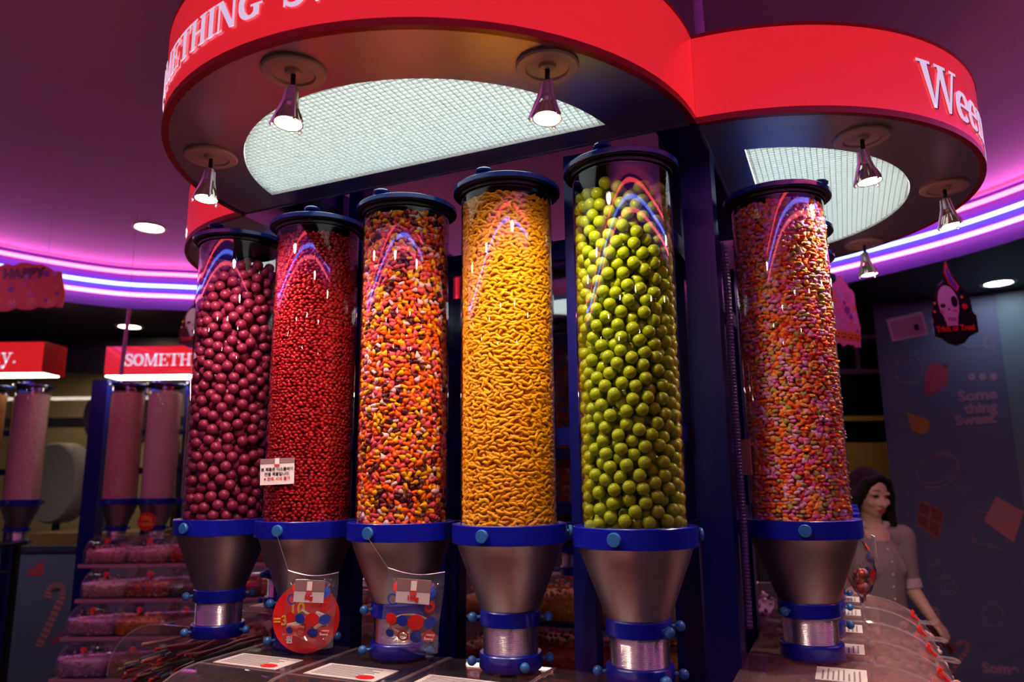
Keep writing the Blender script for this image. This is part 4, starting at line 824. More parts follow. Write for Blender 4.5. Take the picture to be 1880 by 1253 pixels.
# ================================================================== BAGS, TAGS AND CARDS
def bag(loc, rzv, w, h, label, weight, filling, seed, tilt=0., print_dots=True, fat=.022, card=True):
    """clear pillow bag; local +x right, -y front, z up, origin at the top left corner where the thread holds it"""
    t = thing('sweet_bag', label, 'candy bag', loc, rzv); t.rotation_euler = (0, R(tilt), rzv); g = random.Random(seed); N, K = 12, 14
    def bulge(u, v): return fat * (math.sin(math.pi * u) ** .6) * max(0., math.sin(math.pi * min(1, max(0, (v - .10) / .82)))) ** .55
    wob = [[g.uniform(-.0016, .0016) for _ in range(N + 1)] for _ in range(K + 1)]
    def P(u, v, s): x = w * (u + .012 * math.sin(v * 7)); z = -h * v - .010 * math.sin(math.pi * u) * (1 - v) * .9 + (.008 * math.sin(5 * u + 1) if v > .9 else 0); return (x, s * (bulge(u, v) + wob[int(v * K + .5)][int(u * N + .5)] * (0 if v < .08 else 1)), z)
    mb = MB()
    for s in (-1, 1):
        vs = [P(i / N, j / K, s) for j in range(K + 1) for i in range(N + 1)]
        mb.add(vs, [((j * (N + 1) + i, j * (N + 1) + i + 1, (j + 1) * (N + 1) + i + 1, (j + 1) * (N + 1) + i)[:: (1 if s > 0 else -1)]) for j in range(K) for i in range(N)])
    mb.obj('film', M_FILM, t)
    mb = MB(); mb.tube([P(i / N, 0, 0) for i in range(N + 1)], .0008, 5); mb.obj('top_seal', mat('shiny_film_edge', (.55, .35, .6), .2, .4), t)
    def front(u, v, e=.0012): x, y, z = P(u, v, -1); return (x, -bulge(u, v) - e - .0012, z)
    def blot(u, v, ru, rv, m, name, hole=0.):
        mb = MB(); K2 = 20
        for i in range(K2):
            a, b = 2 * math.pi * i / K2, 2 * math.pi * (i + 1) / K2
            q = [front(u + ru * k * math.cos(x), v + rv * k * math.sin(x)) for k, x in ((hole, a), (hole, b), (1, b), (1, a))]; mb.add(q, [(0, 1, 2, 3)])
        return mb.obj(name, m, t)
    BL = mat('blue_print', (.01, .035, .33), .4); RD = mat('red_print', (.60, .012, .012), .4)
    if print_dots:
        for u, v, r, m, ho in ((.20, .20, .07, RD, 0), (.78, .24, .085, BL, 0), (.15, .36, .085, BL, .72), (.80, .42, .075, RD, .5), (.17, .60, .085, RD, 0), (.37, .60, .085, BL, 0), (.60, .61, .12, RD, 0), (.84, .62, .09, BL, 0), (.17, .79, .06, BL, 0), (.40, .80, .085, RD, .7), (.62, .81, .09, BL, 0)):
            blot(u, v, r * 1.15, r * 1.15 * w / h, m, 'printed_dot', ho)
        b = blot(.84, .80, .12, .075, RD, 'brand_patch')
        c0 = front(.84, .79, .003); text_mb('Weeny\nBeeny', h * .050, .00005, None, T(*c0) @ Matrix.Rotation(R(90), 4, 'X'), 'CENTER', .0002).obj('brand_print', M_WPR, b, smooth=False)
    if card:
        cw, ch = w * .58, h * .30; cz = -h * .25; cx = w * .50; cy = -fat * .95 - .004
        c = MB().box((cx, cy, cz), (cw, .0012, ch)).obj('weight_card', M_CARD, t, smooth=False)
        MB().box((cx, cy - .0009, cz + ch * .25), (cw, .0006, ch * .5)).obj('grey_header', mat('taupe_print', (.24, .13, .13), .6), c, smooth=False)
        MB().box((cx, cy - .0013, cz + ch * .16), (cw * .20, .0006, ch * .60)).obj('red_emblem', mat('emblem_red', (.55, .05, .05), .5), c, smooth=False)
        MB().box((cx, cy - .0017, cz + ch * .24), (cw * .17, .0006, ch * .40)).obj('pale_emblem', M_WPR, c, smooth=False)
        text_mb(weight, ch * .26, .0006, None, T(cx, cy - .0016, cz - ch * .36) @ Matrix.Rotation(R(90), 4, 'X'), 'CENTER', .0002).obj('weight_print', RD, c, smooth=False)
    # sweets inside
    mb = MB(); mats = []
    for i, (kind, col) in enumerate(filling):
        m = sugar('bagfill_%s_%d' % (weight, i), col); mats.append(m); mb.mi = i
        u, v = g.uniform(.22, .78), g.uniform(.60, .82); b_ = bulge(u, v) * .35; c = (w * u, g.uniform(-b_, b_), -h * v)
        if kind == 'ball': mb.ball(c, g.uniform(.007, .010), 10, 7)
        elif kind == 'log': a = g.uniform(-.9, .9); L = w * .16; mb.tube([(c[0] - L * math.cos(a), c[1], c[2] - L * math.sin(a) * .6), c, (c[0] + L * math.cos(a), c[1], c[2] + L * math.sin(a) * .6)], .0065, 8)
        else:
            pts = [(w * (.5 + .36 * math.cos(x * .7 + i)), b_ * .5 * math.sin(x * 2), -h * (.70 + .13 * math.sin(x * .7 + i))) for x in range(20)]; mb.tube(smoothpts(pts, 3), .0022, 6)
    o = mb.obj('bag_sweets', mats, None); o.matrix_basis = Matrix.LocRotScale(Vector(loc), t.rotation_euler.to_quaternion(), None); tag(o, 'loose sweets inside the %s' % label, 'candy pile', kind='stuff')
    return t
def thread(a, b, label): return tag(MB().tube([a, b], .0003, 5).obj('hanging_thread', mat('clear_thread', (.25, .18, .22), .3), None), label, 'thread')
def cam_at(px, py, Y):                     # a pixel of the photograph and a distance -> a point of the room
    d = _f + _r2 * ((px - 940) / FPX) + _u2 * ((626.5 - py) / FPX); return Vector((0, 0, E)) + d * (Y / d.y)
b50 = cam_at(529, 1048, TP[1][1] - .14); b100 = cam_at(712, 1043, TP[2][1] - .14)
fil = [('log', (.6, .12, .10)), ('log', (.62, .38, .36)), ('log', (.6, .50, .48)), ('ball', (.6, .3, .05))]
bag(b50, R(3), .107, .148, 'clear dotted sweet bag with a 50g card hung on the red candy tube', '50g', fil * 3, 2, tilt=3)
bag(b100, R(3), .113, .150, 'clear dotted sweet bag with a 100g card hung on the drop candy tube', '100g', [('rope', (.42, .26, .10)), ('rope', (.45, .30, .12)), ('rope', (.4, .24, .1)), ('log', (.62, .5, .48)), ('log', (.6, .14, .14)), ('log', (.6, .34, .32)), ('log', (.62, .3, .3))], 4, tilt=5)
def boltpos(p, deg): a = facecam(p) + R(deg); return Vector((p[0] + .128 * math.cos(a), p[1] + .128 * math.sin(a), E - .112))
thread(boltpos(TP[1], -30), b50, 'clear thread holding the 50g sweet bag'); thread(boltpos(TP[2], -33), b100, 'clear thread holding the 100g sweet bag')
q = cam_at(562, 1135, TP[1][1] - .085)
tagdisc(q, R(0), .073, 'large round red price tag with yellow numbers behind the 50g sweet bag', [('10', -.020, .008, .035, M_YEL), ('=3,', -.052, -.014, .028, M_YEL), ('원', -.034, -.05, .016, M_WPR)])
# bag seen edge-on at the pastel tube
b6 = FB.p(W_ - .262 + .02, .128 + .132); bp = cam_at(1577, 974, 1.60)
bag(bp, R(71), .115, .152, 'sweet bag of red sweets seen edge-on, hung on the pastel heart tube', '150g', [('ball', (.42, .01, .015)), ('ball', (.14, .006, .02)), ('ball', (.55, .22, .24)), ('ball', (.5, .04, .02)), ('ball', (.25, .008, .015))] * 7, 6, tilt=0, fat=.030)
a6 = facecam(P6) + R(72); thread((P6[0] + .128 * math.cos(a6), P6[1] + .128 * math.sin(a6), E - .105), bp, 'clear thread holding the edge-on sweet bag')
tagdisc(cam_at(1543, 1052, 1.78), R(62), .055, 'round red price tag seen edge-on beside the pastel tube neck', [('100g', 0, .0, .03, M_YEL)])
# Korean notice card on the red tube
a = facecam(TP[1]) + R(-38); cpos = Vector((TP[1][0] + .1035 * math.cos(a), TP[1][1] + .1035 * math.sin(a), E))
c0 = cam_at(509, 866, cpos.y); t = thing('notice_card', 'white notice card with Korean print stuck on the red candy tube', 'notice card', c0, R(-2)); t.rotation_euler = (0, R(-2), R(-6))
MB().box((0, 0, 0), (.079, .0012, .058)).obj('card', mat('notice_white', (.80, .68, .72), .55), t, smooth=False)
MB().box((0, -.001, .0235), (.079, .0006, .011)).obj('grey_header', mat('notice_header', (.26, .14, .16), .6), t, smooth=False)
MB().box((.0, -.0013, .022), (.010, .0006, .015)).obj('pale_emblem', M_WPR, t, smooth=False); MB().box((-.0005, -.0014, .0135), (.012, .0006, .005)).obj('red_emblem', MATS['emblem_red'], t, smooth=False)
for s, z, m in (('본 제품은 디스플레이', .002, M_BLACK), ('전용 제품입니다.', -.0085, M_BLACK), ('※ 판매, 시식 불가', -.019, MATS['red_print'])):
    text_mb(s, .0085, .0001, None, T(0, -.0012, z) @ Matrix.Rotation(R(90), 4, 'X'), 'CENTER', .0002).obj('print', m, t, smooth=False)
tag(MB().box((0, 0, 0), (.0012, .05, .075)).obj('notice_card', mat('pink_card', (.60, .25, .22), .6), None, smooth=False, loc=cam_at(1365, 840, 1.58), rot=(0, 0, R(20))), 'pale card seen edge-on at the back of the pastel tube', 'notice card')

# ================================================================== HANGING HALLOWEEN SIGNS
def sign_string(t, x, z0, zc): MB().tube([(x, 0, z0), (x, 0, zc)], .0008, 5).obj('string', mat('sign_string', (.3, .2, .3), .5), t)
def flat_poly(poly, th, m, name, parent, y=0.):
    """poly in (x,z), extruded along -y"""
    return MB().prism(poly, 0, th, T(0, y, 0) @ Matrix.Rotation(R(90), 4, 'X')).obj(name, m, parent, smooth=False)
def ell(cx, cz, rx, rz_, n=20, rot=0.):
    return [(cx + rx * math.cos(2 * math.pi * i / n) * math.cos(rot) - rz_ * math.sin(2 * math.pi * i / n) * math.sin(rot), cz + rx * math.cos(2 * math.pi * i / n) * math.sin(rot) + rz_ * math.sin(2 * math.pi * i / n) * math.cos(rot)) for i in range(n)]
M_SIGNB = mat('black_sign_card', (.012, .006, .016), .25, coat=.4); M_BONE = mat('pale_lilac_print', (.58, .46, .58), .4); M_SRED = mat('bright_red_print', (.70, .03, .02), .35); M_SORG = mat('orange_print', (.85, .26, .03), .4); M_SPUR = mat('purple_print', (.22, .04, .30), .4)
def skull_sign(loc, rzv, s, label, ceil, bot=None):
    t = thing('hanging_sign', label, 'hanging sign', loc, rzv); S = lambda P: [(x * s, z * s) for x, z in P]
    flat_poly(S([(-.48, -.62), (-.3, -.66), (-.18, -.74), (0, -.78), (.2, -.72), (.32, -.60), (.50, -.52), (.56, -.5), (.56, -.18), (.48, -.12), (.46, .12), (.36, .30), (.22, .42), (.12, .55), (-.02, .86), (-.10, .70), (-.12, .46), (-.24, .36), (-.36, .18), (-.42, -.05), (-.48, -.25)]), .006, M_SIGNB, 'board', t)
    flat_poly(S(ell(-.08, .02, .24, .34, 26, .12)), .002, M_BONE, 'skull', t, -.0061); flat_poly(S([(-.24, -.20), (.12, -.16), (.08, -.40), (-.16, -.42)]), .0018, M_BONE, 'jaw', t, -.0062)
    flat_poly(S([(-.02, .40), (-.10, .62), (-.04, .84), (.06, .56), (.22, .36), (.16, .26)]), .002, M_SRED, 'neon_reflection', t, -.0061); flat_poly(S([(.0, .44), (-.06, .62), (-.03, .72), (.08, .48), (.18, .34), (.14, .30)]), .001, mat('blue_neon_reflection', (.05, .08, .55), .3), 'neon_reflection_stripe', t, -.0082)  # neon reflections painted as flat red and blue shapes on the board's tip
    flat_poly(S(ell(.06, .06, .075, .11, 16, .1)), .001, M_SIGNB, 'eye_socket', t, -.0082); flat_poly(S(ell(-.22, -.04, .06, .04, 14, .15)), .001, M_SIGNB, 'eye_socket', t, -.0082); flat_poly(S([(-.12, -.12), (-.06, -.12), (-.09, -.07)]), .001, M_SIGNB, 'nose', t, -.0082)
    for x, z in ((-.26, -.16), (.05, -.12)): flat_poly(S(ell(x, z, .05, .03, 12)), .001, mat('cheek_print', (.62, .10, .16), .4), 'cheek', t, -.0082)
    for i in range(4): flat_poly(S([(-.12 + .05 * i, -.32), (-.105 + .05 * i, -.32), (-.105 + .05 * i, -.25), (-.12 + .05 * i, -.25)]), .001, M_SIGNB, 'tooth_line', t, -.0082)
    flat_poly(S(ell(.30, -.02, .07, .06, 8)), .001, M_SRED, 'bow', t, -.0061)
    for x, z in ((-.40, .0), (-.42, -.16), (.26, .16)): flat_poly(S(ell(x, z, .03, .03, 5)), .001, M_SORG, 'star', t, -.0061)
    text_mb('Trick or Treat', .155 * s, .006 * s, None, T(.03 * s, -.0070, -.50 * s) @ Matrix.Rotation(R(90), 4, 'X') @ Matrix.Rotation(R(6), 4, 'Z'), 'CENTER', .0006).obj('lettering', M_SRED, t, smooth=False)
    sign_string(t, -.01 * s, .84 * s, ceil - loc[2]); return t
c = cam_at(1745, 560, 3.0); skull_sign(c, R(16), .225, 'black skull hanging sign reading Trick or Treat in front of the violet pillar', H2)
c = cam_at(362, 590, 4.1); skull_sign(c, R(-8), .21, 'black skull hanging sign half hidden behind the purple gumball tube', H2)
def banner(loc, rzv, w, h, label, lines, ceil, cols, seed):
    t = thing('hanging_sign', label, 'hanging sign', loc, rzv); g = random.Random(seed); P = []
    for i in range(14): P.append((-w / 2 + w * i / 13, -h / 2 + g.uniform(0, .018)))
    P += [(w / 2 + .012, -h * .2), (w / 2 - .01, h * .1)]
    for i in range(14): P.append((w * .46 - w * .92 * i / 13, h * (.28 + .22 * math.sin(math.pi * i / 13)) + g.uniform(-.012, .012)))
    P += [(-w / 2 + .01, h * .1)]
    flat_poly(P, .005, cols[0], 'board', t)
    for i in range(26):
        x, z, r = g.uniform(-.44, .44) * w, g.uniform(-.36, .26) * h, g.uniform(.010, .026); k = g.choice((5, 7, 8, 12)); flat_poly([(x + r * (1 if j % 2 else .7) * math.cos(2 * math.pi * j / (2 * k)), z + r * (1 if j % 2 else .7) * math.sin(2 * math.pi * j / (2 * k))) for j in range(2 * k)], .0006 + .0001 * (i % 5), cols[1 + i % (len(cols) - 1)], 'printed_motif', t, -.0051)
    for k in range(5):                      # pumpkins along the foot
        x = -w * .40 + w * .2 * k; o = flat_poly(ell(x, -h * .34, .030, .024, 16), .0016, M_SORG, 'pumpkin', t, -.0051)
        for dx in (-.011, .011): flat_poly([(x + dx - .005, -h * .34 + .003), (x + dx + .005, -h * .34 + .003), (x + dx, -h * .34 + .011)], .0008, M_SIGNB, 'eye', o, -.0068)
        flat_poly([(x - .014, -h * .34 - .004), (x - .007, -h * .34 - .012), (x + .007, -h * .34 - .012), (x + .014, -h * .34 - .004), (x, -h * .34 - .008)], .0008, M_SIGNB, 'mouth', o, -.0068)
    for s, x, z, sz, m in lines: text_mb(s, sz, .003, None, T(x, -.0078, z) @ Matrix.Rotation(R(90), 4, 'X'), 'CENTER', .0006).obj('lettering', m, t, smooth=False)
    for x in (-w * .3, w * .3): sign_string(t, x, h * .35, ceil - loc[2])
    return t
c = cam_at(28, 528, 3.6)
banner(c, R(-6), .54, .25, 'orange pumpkin hanging banner reading HAPPY by the neon cove', [('HAPPY', .04, .045, .075, M_SIGNB)], H2, [mat('burnt_orange_print', (.80, .16, .04), .5), M_SRED, M_SORG, M_SPUR, mat('lilac_print', (.60, .38, .60), .5)], 3)
c = cam_at(1543, 572, 3.35)
banner(c, R(30), .24, .34, 'pink hanging cut-out sign of clustered ghosts beside the pastel heart tube', [], H2, [mat('pink_print', (.75, .25, .42), .5), M_BONE, M_SORG, M_SPUR, mat('rose_print', (.62, .25, .38), .5)], 5)
c = cam_at(1936, 555, 2.6); t = thing('hanging_sign', 'red hanging banner with black header reading Halloween right of the violet pillar', 'hanging sign', c, R(24))
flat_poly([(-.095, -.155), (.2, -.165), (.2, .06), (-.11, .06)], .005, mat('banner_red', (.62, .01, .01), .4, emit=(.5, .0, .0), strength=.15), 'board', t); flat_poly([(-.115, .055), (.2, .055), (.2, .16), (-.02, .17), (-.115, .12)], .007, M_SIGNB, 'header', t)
text_mb('Halloween', .075, .003, None, T(-.105, -.0080, .072) @ Matrix.Rotation(R(90), 4, 'X'), 'LEFT', .0006).obj('lettering', M_SRED, t, smooth=False); flat_poly(ell(-.01, .15, .03, .03, 5), .001, M_SRED, 'star', t, -.0071); sign_string(t, 0, .15, H2 - c.z)
c = cam_at(226, 628, 3.5); t = thing('hanging_sign', 'thin pale hanging panel seen edge-on in front of the SOMETHING sign box', 'hanging sign', c, R(66)); t.rotation_euler = (0, R(0), R(64))
flat_poly([(-.008, -.165), (.008, -.165), (.022, .165), (.006, .165)], .010, mat('pale_pink_card', (.60, .42, .48), .5), 'panel', t); sign_string(t, .014, .165, H2 - c.z)

# ================================================================== RIGHT SIDE: PILLAR WALL, OPENING, EQUIPMENT
WA, WB_, WC = Vector((2.34, 4.62, 0)), Vector((2.93, 4.31, 0)), Vector((4.1, 3.3, 0))
def wall_plane(a, b, th, z0, z1, m, name):
    d = (b - a); L = d.length; ang = math.atan2(d.y, d.x); o = MB().box((L / 2, th / 2, (z0 + z1) / 2), (L, th, z1 - z0)).obj(name, m, None, smooth=False, loc=(a.x, a.y, 0), rot=(0, 0, ang)); return struct(o), L, ang
wr, LR, AR = wall_plane(WA, WB_, .12, 0, H1, M_WALL, 'wall_right'); wr2, L2, A2 = wall_plane(WB_, WC, .12, 0, H1, M_WALLB, 'wall_right_side')
struct(MB().box((1.93, 5.15, 1.34), (.06, 1.6, 2.68)).obj('wall_back_side', M_DARKW, None, smooth=False))
def on_wall(px, py):                       # pixel -> (distance along, height) on the pillar wall
    d = _f + _r2 * ((px - 940) / FPX) + _u2 * ((626.5 - py) / FPX); nrm = Vector((math.sin(AR), -math.cos(AR), 0)); k = (WA - Vector((0, 0, E))).dot(nrm) / d.dot(nrm); P = Vector((0, 0, E)) + d * k; return (P - WA).dot(Vector((math.cos(AR), math.sin(AR), 0))), P.z
def decal(pts, m, name, parent=wr, y=-.0): return flat_poly(pts, .0015, m, name, parent, y)
def line_decal(pts, m, name, r=.0028, closed=False): return MB().tube([(x, -.001, z) for x, z in pts], r, 5, closed=closed).obj(name, m, wr)
D_PINK = mat('dusty_pink_decal', (.30, .15, .26), .6); D_STRAW = mat('strawberry_decal', (.32, .03, .09), .6); D_OR = mat('orange_decal', (.40, .13, .03), .6); D_CHOC = mat('chocolate_decal', (.13, .02, .02), .6); D_CHL = mat('chocolate_line_decal', (.24, .07, .07), .6); D_COOK = mat('cookie_decal', (.42, .15, .17), .6); D_LINE = mat('lilac_line_decal', (.24, .17, .30), .6)
def wp(*px): return [on_wall(x, y) for x, y in px]
decal(smoothpts(wp((1700, 724), (1697, 712), (1702, 678), (1712, 667), (1722, 668), (1738, 680), (1741, 700), (1730, 714), (1712, 725), (1700, 724)), 3)[:-1][::-1], D_STRAW, 'strawberry')
decal(wp((1737, 668), (1741, 674), (1737, 678), (1728, 670))[::1], D_CHOC, 'stalk')
decal(smoothpts(wp((1665, 757), (1685, 764), (1705, 773), (1704, 792), (1692, 798), (1677, 792), (1668, 775), (1665, 757)), 3)[:-1][::-1], D_OR, 'orange_slice')
decal(wp((1690, 918), (1733, 938), (1727, 980), (1722, 992), (1683, 966), (1684, 940))[::-1], D_CHL, 'chocolate_bar')
for q in (((1690, 922), (1707, 930), (1705, 949), (1687, 940)), ((1711, 932), (1730, 941), (1727, 961), (1709, 952)), ((1687, 945), (1704, 954), (1702, 972), (1685, 962)), ((1708, 956), (1726, 965), (1722, 985), (1706, 974))): decal(wp(*q)[::-1], D_CHOC, 'chocolate_square', y=-.0016)
decal(wp((1829, 912), (1880, 940), (1861, 997), (1806, 957))[::-1], D_COOK, 'cracker'); 
line_decal(wp((1794, 938), (1784, 995), (1845, 1012), (1848, 992)), D_PINK, 'cracker_outline'); line_decal(wp((1792, 938), (1812, 942)), D_PINK, 'cracker_outline')
for cx, cy, rx, ry, rot in ((1720, 860, 40, 26, -.35), (1722, 866, 40, 28, -.35), (1765, 880, 18, 24, -.6), (1790, 625, 24, 14, -.4), (1815, 632, 8, 12, -.6), (1668, 680, 26, 26, 0), (1718, 1050, 14, 16, .4), (1738, 1075, 12, 15, .2), (1716, 1030, 10, 10, 0), (1745, 1082, 10, 12, 0), (1822, 1130, 20, 22, -.4), (1655, 775, 22, 14, 0)):
    line_decal([on_wall(cx + rx * math.cos(a) * math.cos(rot) - ry * math.sin(a) * math.sin(rot), cy + rx * math.cos(a) * math.sin(rot) + ry * math.sin(a) * math.cos(rot)) for a in [2 * math.pi * i / 26 for i in range(26)]], D_LINE if cy > 1000 or cx < 1680 else D_PINK, 'sweet_outline', .0022, True)
for cx in (1784, 1804, 1824): decal([on_wall(cx + 7 * math.cos(-a), 692 + 7 * math.sin(-a)) for a in [2 * math.pi * i / 10 for i in range(10)]], D_PINK, 'flower_dot')
def cane(pts, name, m1, m2, r=.014):
    P = smoothpts(wp(*pts), 7)
    for i in range(len(P) - 1):
        q = strip([P[i], P[i + 1]], [r, r])[0]; decal(q, m1 if i % 2 else m2, name)
cane([(1700, 1240), (1712, 1180), (1722, 1130), (1716, 1118), (1704, 1122)], 'candy_cane_stripe', D_LINE, D_PINK, .010); cane([(1742, 1240), (1760, 1215), (1776, 1192), (1772, 1178), (1755, 1184)], 'candy_cane_stripe', D_CHL, D_PINK, .012)
def wall_text(s, px, py, h_px, m, name):
    x, z = on_wall(px, py); x2, z2 = on_wall(px, py - h_px); text_mb(s, (z2 - z) * 1.35, .004, None, T(x, -.0022, z) @ Matrix.Rotation(R(90), 4, 'X') @ Matrix.Rotation(R(3), 4, 'Z'), 'LEFT', .0005).obj(name, m, wr, smooth=False)
wall_text('Some', 1760, 738, 20, D_PINK, 'lettering'); wall_text('thing', 1772, 760, 19, D_PINK, 'lettering'); wall_text('Sweet', 1755, 782, 19, D_PINK, 'lettering'); wall_text('Some', 1805, 1235, 19, D_PINK, 'lettering')
# opening behind the woman: header, warm back room
struct(MB().box((2.5, 5.30, 2.35), (1.4, .1, .66)).obj('trim_5', M_DARKW, None, smooth=False)); struct(MB().box((2.4, 5.25, 1.90), (1.3, .12, .15)).obj('trim_6', mat('dark_teal_beam', (.01, .04, .04), .4), None, smooth=False))
struct(MB().box((2.6, 6.6, 1.4), (2.2, .08, 2.8)).obj('wall_back_room', mat('warm_wood_panel', (.30, .16, .06), .5, noise=(9, .25)), None, smooth=False))
wb = struct(MB().box((2.30, 6.45, 1.4), (.30, .08, 2.8)).obj('wall_back_brick', mat('mortar', (.16, .14, .11), .8), None, smooth=False))
ME_BR = MB().box((0, 0, 0), (.092, .02, .036)).mesh('brick', mat('grey_brick', (.34, .31, .25), .7, noise=(20, .2)), smooth=False)
for r_ in range(18):
    for k in range(3): link('brick', ME_BR, wb, (2.21 + .1 * k - (.03 if r_ % 2 else 0) + .02, 6.40, 1.22 + .044 * r_))
downlight(2.35, 5.95, 2.6, .09, 90, 'warm lamp in the back room behind the woman', col=(1., .78, .48)); struct(MB().box((2.6, 5.95, 2.65), (2.2, 1.3, .08)).obj('ceiling_back_room', M_HCEIL, None, smooth=False))
t = thing('wall_speaker', 'white box loudspeaker bracketed on the violet pillar behind the skull sign', 'speaker', cam_at(1664, 600, 4.28)); t.rotation_euler = (R(14), R(-8), R(-26))
MB().box((0, 0, 0), (.19, .13, .13)).obj('cabinet', M_WHITE, t, smooth=False); MB().box((0, -.067, 0), (.17, .006, .11)).obj('grille', mat('pale_grille_cloth', (.46, .40, .44), .8), t, smooth=False); MB().box((.045, -.071, -.01), (.025, .004, .035)).obj('badge', M_BLACK, t, smooth=False); MB().box((.02, .09, .01), (.03, .06, .05)).obj('bracket', M_BLACK, t, smooth=False)
t = thing('wall_vent', 'white framed air vent high on the wall beside the violet pillar', 'vent', cam_at(1572, 651, 5.2)); wv = .30
for z in (-.125, .125): MB().box((0, 0, z), (.36, .04, .035)).obj('frame_bar', M_WHITE, t, smooth=False)
for x in (-.17, 0, .17): MB().box((x, 0, 0), (.025, .04, .22)).obj('frame_bar', M_WHITE, t, smooth=False)
MB().box((0, .015, 0), (.34, .01, .23)).obj('backing', M_BLACK, t, smooth=False)
for k in range(7): MB().box((0, -.002, -.09 + .03 * k), (.33, .022, .004), ).obj('slat', mat('vent_slat', (.2, .15, .18), .5), t, smooth=False)
# bins at the right edge of the picture, on the pillar side
Cg = sm('amber_sweet', (.55, .20, .02), (.5, .3, .04))
class RightF(Frame):
    pass
rf = Frame((2.02, 2.62), (-.35, -.937), (-.937, .35)); EB = bin_meshes(.22, .26, .15, .10)
for k, (z, m_) in enumerate(((-.50, Cpink), (-.68, Cg))):
    q = cam_at(1905, 1100 if k == 0 else 1190, 2.3); rf.o = (q.x + .13, q.y + .12)
    scoop_bin(rf, 0, q.z + .06, 'clear scoop bin beside the violet pillar, %s of the pair' % ('upper', 'lower')[k], 'scoop bins beside the pillar', m_, .010, 300 + k, x0=0, dims=(.22, .26, .15, .10), meshes=EB, card=False, count=140, fill='amber sweets', clip=False)
t = thing('bin_rack', 'narrow navy rack carrying the two bins beside the violet pillar', 'rack', (q.x + .16, q.y + .05, 0)); 
MB().box((.12, 0, .6), (.05, .05, 1.2)).obj('upright', M_POST, t, smooth=False); MB().box((0, 0, .02), (.3, .3, .04)).obj('foot', M_POST, t, smooth=False)
# decals on the low window wall, back left
wl = bpy.data.objects['wall_back_left']
def wl_pt(px, py): p = cam_at(px, py, 5.395); return (p.x, p.z)
def wl_decal(pts, m, name): return flat_poly([wl_pt(*p) for p in pts], .0015, m, name, wl, 5.3995)
wl_decal([(80, 1028), (50, 1050), (49, 1058), (78, 1058)][::1], D_STRAW, 'red_sweet'); 
P = smoothpts([wl_pt(*p) for p in ((70, 1188), (84, 1160), (98, 1130), (112, 1100), (114, 1082), (104, 1076), (92, 1082), (86, 1100))], 6)
for i in range(len(P) - 1): flat_poly(strip([P[i], P[i + 1]], [.028, .028])[0], .0015, D_CHL if i % 2 else D_PINK, 'candy_cane_stripe', wl, 5.3995)
wl_decal([(92, 1180), (116, 1158), (118, 1164), (96, 1186)][::-1], D_STRAW, 'ribbon')
# dark display shelf at the left edge
t = thing('bin_rack', 'dark stepped rack with glossy shelves at the left end of the window', 'rack', (-3.42, 4.45, 0))
for k, (y, z) in enumerate(((.0, -.36), (-.12, -.52), (-.24, -.72), (-.36, -.92))): MB().box((0, y, E + z), (.9, .30, .02)).obj('shelf_board', M_BLACK, t, smooth=False); MB().box((0, y - .15, E + z + .01), (.9, .008, .03)).obj('price_rail', mat('steel_rail', (.5, .45, .5), .25, .8), t, smooth=False)
for sx in (-.43, .43): MB().box((sx, .1, .62), (.03, .03, 1.24)).obj('leg', M_BLACK, t, smooth=False)
# ================================================================== THE WOMAN
PX, PY = 1.715, 3.62; YAW = R(8)
fw = Vector((math.sin(YAW), -math.cos(YAW), 0)); lf = Vector((math.cos(YAW), math.sin(YAW), 0)); up = Vector((0, 0, 1))
def bp_(l, f, z): return lf * l + fw * f + up * z
def capsule(mb, a, b, ra, rb, n=14):
    a, b = Vector(a), Vector(b); d = (b - a); L = d.length; d.normalize(); q = Vector((0, 0, 1)).rotation_difference(d).to_matrix().to_4x4(); prof = []
    for i in range(7): t = -math.pi / 2 + math.pi / 2 * i / 6; prof.append((max(ra * math.cos(t), 1e-4), ra * math.sin(t)))
    for i in range(7): t = math.pi / 2 * i / 6; prof.append((max(rb * math.cos(t), 1e-4), L + rb * math.sin(t)))
    mb.lathe(prof, n, Matrix.Translation(a) @ q)
def chain(mb, pts, rad):
    for i in range(len(pts) - 1): capsule(mb, pts[i], pts[i + 1], rad[i], rad[i + 1])
def remesh(mb, name, m, parent, voxel=.006, smooth=4, **kw):
    me = mb.mesh(name, m); o = bpy.data.objects.new('tmp', me); COL.objects.link(o); md = o.modifiers.new('r', 'REMESH'); md.mode = 'VOXEL'; md.voxel_size = voxel; md.use_smooth_shade = True
    s = o.modifiers.new('s', 'SMOOTH'); s.iterations = smooth; s.factor = .5
    dg = bpy.context.evaluated_depsgraph_get(); out = bpy.data.meshes.new_from_object(o.evaluated_get(dg)); bpy.data.objects.remove(o); out.name = name
    if not out.materials: out.materials.append(m)
    return link(name, out, parent, **kw)
M_SKIN = mat('skin', (.58, .34, .26), .5, noise=(30, .06)); M_HAIR = mat('black_hair', (.008, .006, .007), .65, bump=(90, .8), spec=.2)
wn = thing('person', 'woman with long black hair in a striped shirt holding a phone beside the bins', 'person', (PX, PY, 0))
hy = R(14); hf = Vector((math.sin(hy), -math.cos(hy), -.16)).normalized(); hl = Vector((math.cos(hy), math.sin(hy), 0)); hu = hl.cross(hf) * -1
if hu.z < 0: hu = -hu
HC = bp_(.0, .015, 1.500)
def hp(l, f, u): return HC + hl * l + hf * f + hu * u
B = MB()
def hball(c, r, sc): 
    Mx = Matrix((hl, hf, hu)).transposed().to_4x4(); B.ball(hp(*c), r, 18, 12, sc, Mx)
hball((0, -.008, .030), .082, (.90, 1.08, 1.0)); hball((0, .020, -.030), .066, (.92, .95, 1.05)); hball((0, .045, -.072), .030, (1.1, .9, .8))
